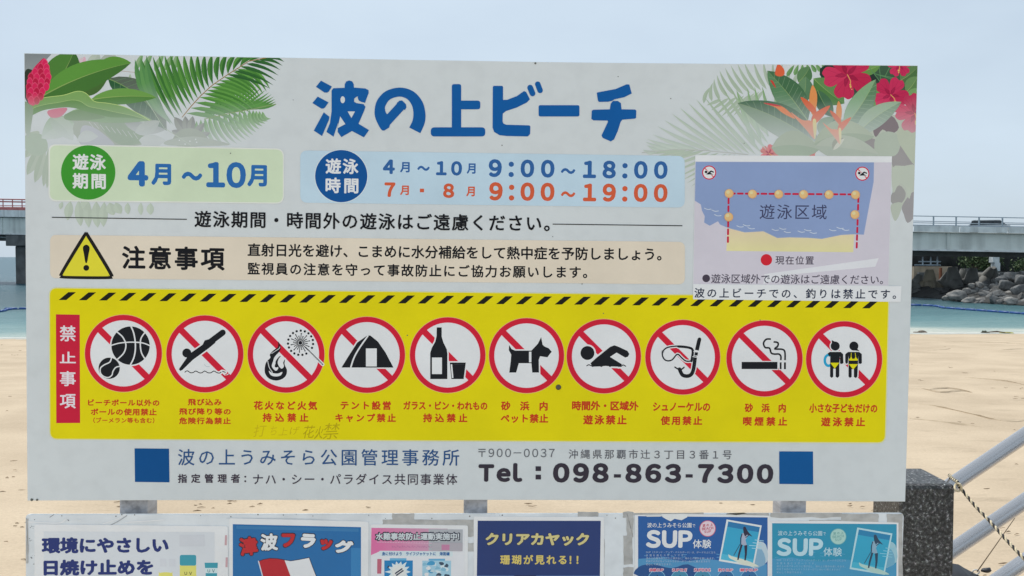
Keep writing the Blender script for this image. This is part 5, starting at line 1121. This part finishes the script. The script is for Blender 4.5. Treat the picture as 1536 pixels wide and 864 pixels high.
bw_ = wall_line('stone_wall', [(1371, 110.8), (1436, 109.2)], WL-.5, zat(400, 110), .8, M_BUFF, 'buff stone wall with a small opening behind the tetrapods', 'wall')
bm = bmesh.new(); p = at(1385, 418, 109.6); box(bm, p.x-.6, p.x+.6, p.y-.12, p.y+.4, p.z-1, p.z+.8); obj('opening', bm, M_WALL, bw_)
bm = bmesh.new(); p = at(1410, 416, 108.9); box(bm, p.x-.1, p.x+.1, p.y-.3, p.y+.1, p.z-1.4, p.z+1.2); obj('drain_pipe', bm, mat('rust', (.22, .08, .04), .9, var=.3), bw_)
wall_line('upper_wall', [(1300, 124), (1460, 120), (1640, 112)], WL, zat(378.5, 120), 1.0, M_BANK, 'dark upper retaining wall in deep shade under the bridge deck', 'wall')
wall_line('walkway_slab', [(1340, 119.6), (1505, 115.6)], zat(382, 117), zat(379.2, 117), 2.2, M_CB2, 'pale concrete walkway slab under the bridge deck', 'walkway')
bm = bmesh.new()   # rubble bank body
b0 = [(1180, 100, 440), (1368, 97.5, 446), (1415, 96.5, 449), (1440, 90, 453), (1536, 82, 459), (1680, 74, 468)]
fr = [wat(px, py) for px, Y, py in b0]
rg_ = []
for p in fr: rg_.append([bm.verts.new((p.x, p.y, WL-1)), bm.verts.new((p.x, p.y+.5, WL+.1)), bm.verts.new((p.x*1.03, p.y+6, WL+(1.1 if p.x > 45 else .25))), bm.verts.new((p.x*1.1, p.y+14, WL+(1.5 if p.x > 45 else .35))), bm.verts.new((p.x*1.2, p.y+40, WL+1.5))])
for A_, B_ in zip(rg_, rg_[1:]):
    for k in range(4): bm.faces.new((A_[k], B_[k], B_[k+1], A_[k+1]))
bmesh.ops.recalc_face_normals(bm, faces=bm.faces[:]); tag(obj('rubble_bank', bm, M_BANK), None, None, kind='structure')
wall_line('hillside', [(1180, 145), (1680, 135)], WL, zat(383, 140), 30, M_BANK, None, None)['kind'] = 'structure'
# guard rail on the upper wall, left part
gr = empty('guard_rail', at(1395, 395, 119)); tag(gr, 'pale guard rail in front of the dark upper wall under the bridge', 'railing')
for nm, pts in [('rail', [(1378, 392.5), (1411, 392.5)]), ('rail', [(1372, 397.5), (1411, 397.8)]), ('rail_post', [(1384, 385), (1384, 398)]), ('rail_post', [(1396, 385), (1396, 398)]), ('rail_post', [(1406, 385), (1406, 398)])]:
    bm = bmesh.new(); tube(bm, [at(*p, 119)-gr.location for p in pts], .11, 6); obj(nm, bm, M_ALU, gr)
# bridge column near the right edge, far bank
cp_ = empty('bridge_support', at(1500, 405, 113)); tag(cp_, 'pale square bridge support column rising from the seawall', 'column')
for nm, x0, x1, y0, y1 in (('shaft', 1499, 1507, 394, 407), ('column_head', 1496, 1506, 384, 394.2)):
    a_, b_ = at(x0, y0, 112)-cp_.location, at(x1, y1, 112)-cp_.location; bm = bmesh.new(); box(bm, a_.x, b_.x, 0, 1, b_.z, a_.z, bev=.05); obj(nm, bm, M_CB2, cp_)
# shrubs
M_LEAF = mat('shrub_leaf', (.06, .10, .035), .7, c2=(.11, .15, .06), scale=.8); M_STEM = mat('shrub_stem', (.16, .12, .08), .9)
def shrub(px, py, Y, w, h, seed, label):
    rr = random.Random(seed); c = at(px, py, Y); e_ = empty('shrub', c); tag(e_, label, 'shrub')
    bm = bmesh.new(); cl = [(rr.uniform(-w, w)*.5, rr.uniform(-.5, .5), h*rr.uniform(.3, 1)) for _ in range(9)]
    for _ in range(420):
        q = rr.choice(cl); g = lambda s: rr.gauss(0, s); p = Vector((q[0]+g(.45), q[1]+g(.4), max(.05, q[2]+g(.4)))); s = rr.uniform(.12, .26)
        a_ = Vector((g(1), g(1), g(1))).normalized(); b_ = a_.cross(Vector((g(1), g(1), g(1)))).normalized()
        bm.faces.new([bm.verts.new(p+a_*s), bm.verts.new(p+b_*s*.5), bm.verts.new(p-a_*s), bm.verts.new(p-b_*s*.5)])
    obj('foliage', bm, M_LEAF, e_); bm = bmesh.new()
    for q in cl: tube(bm, [(0, 0, 0), (q[0]*.5, q[1]*.5, q[2]*.6), q], [.07, .05, .02], 5)
    obj('stem', bm, M_STEM, e_)
shrub(1461, 406, 116, 3.0, 2.0, 1, 'leftmost green shrub on the seawall in the shade under the bridge')
shrub(1475, 406, 116.4, 2.6, 2.2, 2, 'middle shrub with yellowish leaves on the seawall under the bridge')
shrub(1488, 406, 116, 2.6, 1.9, 3, 'shrub beside the pale bridge support column')
shrub(1534, 407, 114, 2.4, 1.4, 4, 'green shrub at the right edge of the picture on the seawall')
# tetrapods
def tet_mesh(seed):
    bm = bmesh.new(); dirs = [Vector((0, 0, 1))]+[Vector((math.cos(a)*.94, math.sin(a)*.94, -.33)) for a in (0, 2.094, 4.189)]
    for d in dirs: tube(bm, [d*-.1, d*.25, d*.9, d*.98], [.34, .42, .26, .20], 10)
    me = bpy.data.meshes.new('tetrapod'); bm.to_mesh(me); bm.free(); return me
tm = tet_mesh(0); tm.materials.append(M_TET); tm2 = tm.copy(); tm2.materials.clear(); tm2.materials.append(M_TETB)
def tet(px, py, Y, s, rz, m, label, tilt=0):
    o = bpy.data.objects.new('tetrapod', m); col.objects.link(o); o.location = at(px, py, Y)+Vector((0, 0, s*.33)); o.scale = (s,)*3; o.rotation_euler = (tilt, tilt*.6, rz); tag(o, label, 'tetrapod', 'tetrapods lying under the bridge')
tet(1394, 434, 101, 1.75, .2, tm2, 'buff coloured tetrapod standing in front of the stone wall')
tet(1372, 434, 102, 1.4, 1.1, tm, 'dark tetrapod half hidden by the right edge of the big sign', .4)
tet(1415, 436, 102, 1.7, .9, tm, 'grey tetrapod leaning just right of the buff tetrapod', .35)
tet(1431, 434, 101, 2.0, .35, tm, 'large grey tetrapod standing beside the drain pipe wall', -.1)
tet(1446, 434, 104, 1.9, 1.6, tm, 'dark tetrapod third from the left in deep shade')
tet(1456, 433, 101, 1.85, .6, tm, 'tall upright grey tetrapod left of the rubble pile', .1)
tet(1478, 424, 102, 1.5, .1, tm, 'grey tetrapod standing behind the left part of the rubble', .5)
tet(1490, 422, 102, 1.4, 2.1, tm, 'pale topped tetrapod behind the rubble below the shrubs', -.5)
tet(1340, 434, 103, 1.7, .2, tm, 'grey tetrapod standing behind the big sign panel', .2); tet(1310, 434, 103, 1.8, 1.2, tm, 'grey tetrapod farthest left behind the big sign', -.2)
# rubble
def rock_mesh(seed, long=1):
    rr = random.Random(seed); bm = bmesh.new(); bmesh.ops.create_icosphere(bm, subdivisions=3, radius=1)
    off = Vector((rr.uniform(0, 99),)*3)
    for v in bm.verts:
        n_ = v.co.normalized(); k = 1+.28*noise.noise(n_*1.1+off)+.10*noise.noise(n_*2.6+off)
        q = n_*k
        v.co = Vector((q.x*long, q.y*.8, q.z*.66))
    for _ in range(9):
        d = Vector((rr.gauss(0, 1), rr.gauss(0, 1), rr.gauss(0, 1))).normalized()
        for v in bm.verts:
            h = v.co.dot(d)
            if h > .55: v.co -= d*(h-.55)*.9
    me = bpy.data.meshes.new('rubble_block'); bm.to_mesh(me); bm.free(); return me
rm = []
for k in range(8):
    me = rock_mesh(k, 1.0 if k < 4 else 1.7); me.materials.append(M_ROCK if k % 4 else M_ROCKP); rm.append(me)
random.seed(5)
def rock(px, py, Y, s, k, rot, label, grp='rubble blocks of the breakwater'):
    o = bpy.data.objects.new('rubble_block', rm[k]); col.objects.link(o); o.location = at(px, py, Y); o.scale = (s, s*random.uniform(.8, 1), s*random.uniform(.8, 1.1)); o.rotation_euler = rot; tag(o, label, 'rock', grp)
LAB = 'weathered grey rubble block piled with others on the breakwater under the bridge'
for i in range(240):
    u = random.random()**.8; px = 1440+u*150; base = np.interp(px, [1420, 1440, 1536, 1600], [452, 454.5, 459, 463]); top = np.interp(px, [1430, 1450, 1480, 1500, 1536, 1600], [450, 438, 426, 415, 409, 405])
    v_ = random.random(); py = base+(top-base)*v_; Y0 = 4.5*FPX/(base-385); Y = Y0+1+v_*10
    rock(px, py, Y, random.uniform(.42, .82), random.choice([0, 1, 2, 3, 1, 2, 5, 6]), (random.uniform(-.6, .6), random.uniform(-.6, .6), random.uniform(0, 6.28)), LAB)
for px, py, s, k, lb in [(1420, 448, .5, 0, 'small pale rubble block at the waterline, leftmost of the breakwater tip'), (1429, 447, .55, 0, 'small pale rubble block at the waterline, second from the breakwater tip'), (1442, 444, .85, 4, 'tall pale rubble block standing at the left tip of the breakwater'),
    (1458, 451, .6, 4, 'low pale slab at the waterline near the breakwater tip'), (1451, 437, .5, 0, 'pale round block above the tall block at the breakwater tip'), (1459, 429, .5, 0, 'left one of two pale round blocks on the upper left slope of the rubble'), (1470, 428, .55, 0, 'right one of two pale round blocks on the upper left slope of the rubble'),
    (1512, 415, .7, 5, 'long block lying on the crest of the rubble near the right edge'), (1525, 436, .8, 6, 'long grey block halfway up the rubble near the right edge'), (1492, 450, .75, 5, 'long rounded block at the waterline in the middle of the rubble'), (1520, 453, .8, 4, 'long pale block at the waterline near the right edge'),
    (1505, 428, .7, 6, 'grey block in the middle of the rubble slope'), (1504, 420, .7, 7, 'curved block just under the rubble crest'), (1530, 421, .8, 6, 'grey block high on the rubble at the right edge'), (1497, 441, .7, 5, 'slanting block low in the middle of the rubble slope')]:
    rock(px, py, 4.5*FPX/(np.interp(px, [1420, 1440, 1536], [452, 454.5, 459])-385)+(458-py)*.16, s, k, (random.uniform(-.3, .3), random.uniform(-.4, .4), random.uniform(-.4, .4)), lb)
for i in range(40):
    px = random.uniform(1330, 1436); py = random.uniform(438, 447); rock(px, py, 99, random.uniform(.4, 1.0), random.choice([1, 2, 3, 5, 6, 7]), (random.uniform(-.6, .6), random.uniform(-.5, .5), random.uniform(0, 6.28)), 'dark low rubble block at the waterline below the tetrapods', 'dark rubble at the waterline')
# small things on the waterline
def clump(name, px, py, w, h, m, label, cat, seed):
    r = wat(px, py); rr = random.Random(seed); bm = bmesh.new(); bmesh.ops.create_icosphere(bm, subdivisions=3, radius=1)
    for v in bm.verts:
        k = 1+.5*noise.noise(v.co*1.7+Vector((seed, 0, 0))); v.co = Vector((v.co.x*w*k, v.co.y*w*.6*k, max(-.02, v.co.z*h*k)))
    o = obj(name, bm, m); o.location = Vector((r.x, r.y, sand_z(r.x, r.y)+.02)); tag(o, label, cat); return o
M_MOSS = mat('mossy_rock', (.07, .075, .05), .9, var=.4, scale=6); M_BRN = mat('brown_stone', (.16, .13, .10), .9, var=.3, scale=6); M_YEL = mat('yellowish_weed', (.35, .33, .12), .9, var=.35, scale=7)
clump('beach_rock', 1381, 499, .42, .17, M_BRN, 'low brown rock at the water edge nearest the big sign', 'rock', 3)
clump('beach_rock', 1477, 499.5, .25, .17, M_MOSS, 'small blackish rock at the water edge below the rubble', 'rock', 8)
clump('seaweed_clump', 1510, 500, .42, .11, M_YEL, 'yellowish seaweed clump washed up at the right of the shore', 'seaweed', 14)
a_, b_ = wat(1482, 500.5), wat(1508, 501); bm = bmesh.new(); zc = WL+.09
tube(bm, [(a_.x, a_.y, zc), ((a_.x+b_.x)/2, a_.y-.1, zc+.04), (b_.x, b_.y, zc)], [.03, .05, .02], 7); tag(obj('driftwood_stick', bm, M_BRN), 'thin dark driftwood stick lying along the water edge', 'driftwood')
# ------------------------------------------------------------------ granite post, handrail, rope
M_GRAN = bpy.data.materials.new('dark_speckled_granite'); M_GRAN.use_nodes = True; b = wn(M_GRAN); t = M_GRAN.node_tree
b.inputs['Roughness'].default_value = .42
co = t.nodes.new('ShaderNodeTexCoord'); n = t.nodes.new('ShaderNodeTexNoise'); n.inputs['Scale'].default_value = 105; n.inputs['Detail'].default_value = 6; n.inputs['Roughness'].default_value = .7
cr = t.nodes.new('ShaderNodeValToRGB'); e = cr.color_ramp.elements; e[0].position = .4; e[0].color = (.006, .007, .008, 1); e[1].position = .68; e[1].color = (.38, .38, .37, 1)
k = e.new(.5); k.color = (.028, .03, .031, 1); k = e.new(.59); k.color = (.075, .075, .072, 1)
vo = t.nodes.new('ShaderNodeTexVoronoi'); vo.inputs['Scale'].default_value = 130; ml = t.nodes.new('ShaderNodeMix'); ml.data_type = 'RGBA'; ml.blend_type = 'OVERLAY'; ml.inputs['Factor'].default_value = .6
t.links.new(co.outputs['Object'], n.inputs['Vector']); t.links.new(n.outputs['Fac'], cr.inputs[0]); t.links.new(co.outputs['Object'], vo.inputs['Vector'])
t.links.new(cr.outputs[0], ml.inputs['A']); t.links.new(vo.outputs['Color'], ml.inputs['B']); 
hs = t.nodes.new('ShaderNodeHueSaturation'); hs.inputs['Saturation'].default_value = .12; t.links.new(ml.outputs['Result'], hs.inputs['Color']); t.links.new(hs.outputs[0], b.inputs['Base Color'])
bp = t.nodes.new('ShaderNodeBump'); bp.inputs['Strength'].default_value = .5; bp.inputs['Distance'].default_value = .004; t.links.new(n.outputs['Fac'], bp.inputs['Height']); t.links.new(bp.outputs[0], b.inputs['Normal'])
PD = 2.75
a_, b_ = at(1352, 727, PD), at(1434, 727, PD); ptop = a_.z; PBK = PD+.225
GP_ = empty('granite_post', ((a_.x+b_.x)/2, PD+.14, 0)); tag(GP_, 'square dark speckled granite post where the steel handrail starts', 'post')
bm = bmesh.new(); box(bm, a_.x-GP_.location.x, b_.x-GP_.location.x, PD-GP_.location.y, PBK-GP_.location.y, 0, ptop, bev=.014); obj('post_block', bm, M_GRAN, GP_)
M_STEEL = bpy.data.materials.new('brushed_stainless_steel'); M_STEEL.use_nodes = True; b = wn(M_STEEL)
b.inputs['Base Color'].default_value = (.82, .80, .80, 1); b.inputs['Metallic'].default_value = .9; b.inputs['Roughness'].default_value = .27
HR = empty('steel_handrail', (b_.x, PD+.14, 0)); tag(HR, 'three round brushed steel rails slanting up to the right from the granite post', 'handrail')
RD_ = PD+.14; ends = []
for (x0, y0, x1, y1) in [(1415, 736, 1536, 654), (1418, 833, 1536, 752.5), (1418, 924, 1536, 843)]:
    p, q = at(x0, y0, RD_), at(x1, y1, RD_); d = (q-p); q2 = p+d*9.5; bm = bmesh.new()
    tube(bm, [p-HR.location, q2-HR.location], .0245, 24); obj('rail', bm, M_STEEL, HR); ends.append(q2)
bm = bmesh.new(); x_ = ends[0].x; box(bm, x_-.02, x_+.24, PD-.0, PBK, 0, ends[0].z+.2, bev=.014); tag(obj('granite_post', bm, M_GRAN), 'far upper granite post where the steel handrail ends, outside the picture', 'post')
# steps climbing beside the rail
M_STEP = mat('step_concrete', (.42, .41, .38), .85, var=.1, scale=3, bump=.3); rise = (ends[0].z-at(1415, 736, RD_).z)/8
sp_ = empty('concrete_steps', (b_.x+.3, PBK, 0)); tag(sp_, 'plain concrete steps climbing to the right beside the handrail, outside the picture', 'steps')
for k in range(8):
    bm = bmesh.new(); box(bm, .2+k*.27, .2+(k+1)*.27-.004, -1.6, -.35, 0, min(.17*(k+1), 1.5), bev=.008); obj('step', bm, M_STEP, sp_)
# rope: two twisted strands
M_RC = mat('cream_rope', (.62, .53, .36), .9, var=.15, scale=80); M_RB = mat('black_rope', (.02, .02, .022), .85)
RP = empty('rope', at(1430, 720, PD)); tag(RP, 'thin black and cream twisted rope tied round the granite post corner, running down right', 'rope')
rp2 = [at(x, y, Y) for x, y, Y in [(1424, 713, PD+.15), (1430, 719, PD+.05), (1436, 723, PD-.006), (1439, 730, PD+.02), (1444, 736, PD+.05), (1462, 758, PD-.02), (1483, 780, PD-.1), (1508, 808, PD-.2), (1536, 838, PD-.3), (1580, 884, PD-.4), (1640, 930, PD-.5)]]
rp2 = [Vector(q) for q in spline([tuple(p) for p in rp2], 26)]
L_ = 0; hel = [[], []]
for i, p in enumerate(rp2):
    tn = (rp2[min(i+1, len(rp2)-1)]-rp2[max(0, i-1)]).normalized(); a1 = tn.cross(Vector((0, 1, 0))).normalized(); a2 = tn.cross(a1)
    if i: L_ += (p-rp2[i-1]).length
    ph = L_/.030*2*math.pi
    for k in (0, 1): hel[k].append(p+(a1*math.cos(ph+k*math.pi)+a2*math.sin(ph+k*math.pi))*.0026-RP.location)
for k, m_ in ((0, M_RC), (1, M_RB)):
    bm = bmesh.new(); tube(bm, hel[k], .0030, 6); obj('strand', bm, m_, RP)
bm = bmesh.new()
kn = [Vector(RP.location)*0+at(1437+5*math.cos(a)*1.0, 731+6*math.sin(a), PD-.01+.012*math.sin(a*2))-RP.location for a in np.linspace(0, 11, 30)]; tube(bm, kn, .0032, 6); obj('knot', bm, M_RC, RP)
# dark tarpaulin bundle and its guy line
M_TARP = mat('black_tarpaulin', (.012, .014, .02), .5, var=.3, scale=4)
c = on_sand(1452, 880); tp_ = empty('tarpaulin', c); tag(tp_, 'crumpled black tarpaulin lying on the sand behind the granite post', 'tarpaulin')
bm = bmesh.new(); G_ = []
pT = [(1400, 846), (1431, 849), (1440, 849), (1450, 854), (1461, 858), (1470, 861), (1476, 868)]
Yc = c.y
for i in range(25):
    u = i/24; x_ = 1385+u*95; top = float(np.interp(x_, [p[0] for p in pT], [p[1] for p in pT])); row = []
    for j in range(13):
        v = j/12; p = at(x_, top+v*(905-top), Yc-.0); p.y = Yc-v*1.1+.04*math.sin(j*2.3+i*.15); p.z += .014*math.sin(j*2.1+.2*i)+.01*noise.noise(Vector((i*.5, j*.5, 0))); row.append(bm.verts.new(p-c))
    G_.append(row)
for A_, B_ in zip(G_, G_[1:]):
    for k in range(12): f = bm.faces.new((A_[k], A_[k+1], B_[k+1], B_[k])); f.smooth = True
o = obj('sheet', bm, M_TARP, tp_); md = o.modifiers.new('thick', 'SOLIDIFY'); md.thickness = .02
bm = bmesh.new(); bmesh.ops.create_icosphere(bm, subdivisions=3, radius=1); q = at(1480, 855, Yc)-c
for v in bm.verts: k_ = 1+.4*noise.noise(v.co*1.6); v.co = Vector((v.co.x*.042*k_*1.1, v.co.y*.03, v.co.z*.02*k_+v.co.x*.006))+q
obj('sheet_corner', bm, M_TARP, tp_)
bm = bmesh.new(); tube(bm, [at(1464+5*math.cos(a), 858+3.5*math.sin(a), Yc-.02*a*.1)-c for a in np.linspace(0, 12, 30)], .006, 5); obj('tie_cord', bm, M_PIPE, tp_)
g0, g1 = at(1466, 857, Yc), at(1523, 776, RD_+.01); gl = empty('guy_line', g0); tag(gl, 'thin dark guy line from the tarpaulin up to the middle steel rail', 'line')
bm = bmesh.new(); tube(bm, [Vector((0, 0, 0)), g1-g0], [.006, .0014], 6); obj('cord', bm, mat('grey_cord', (.16, .14, .12), .8), gl)
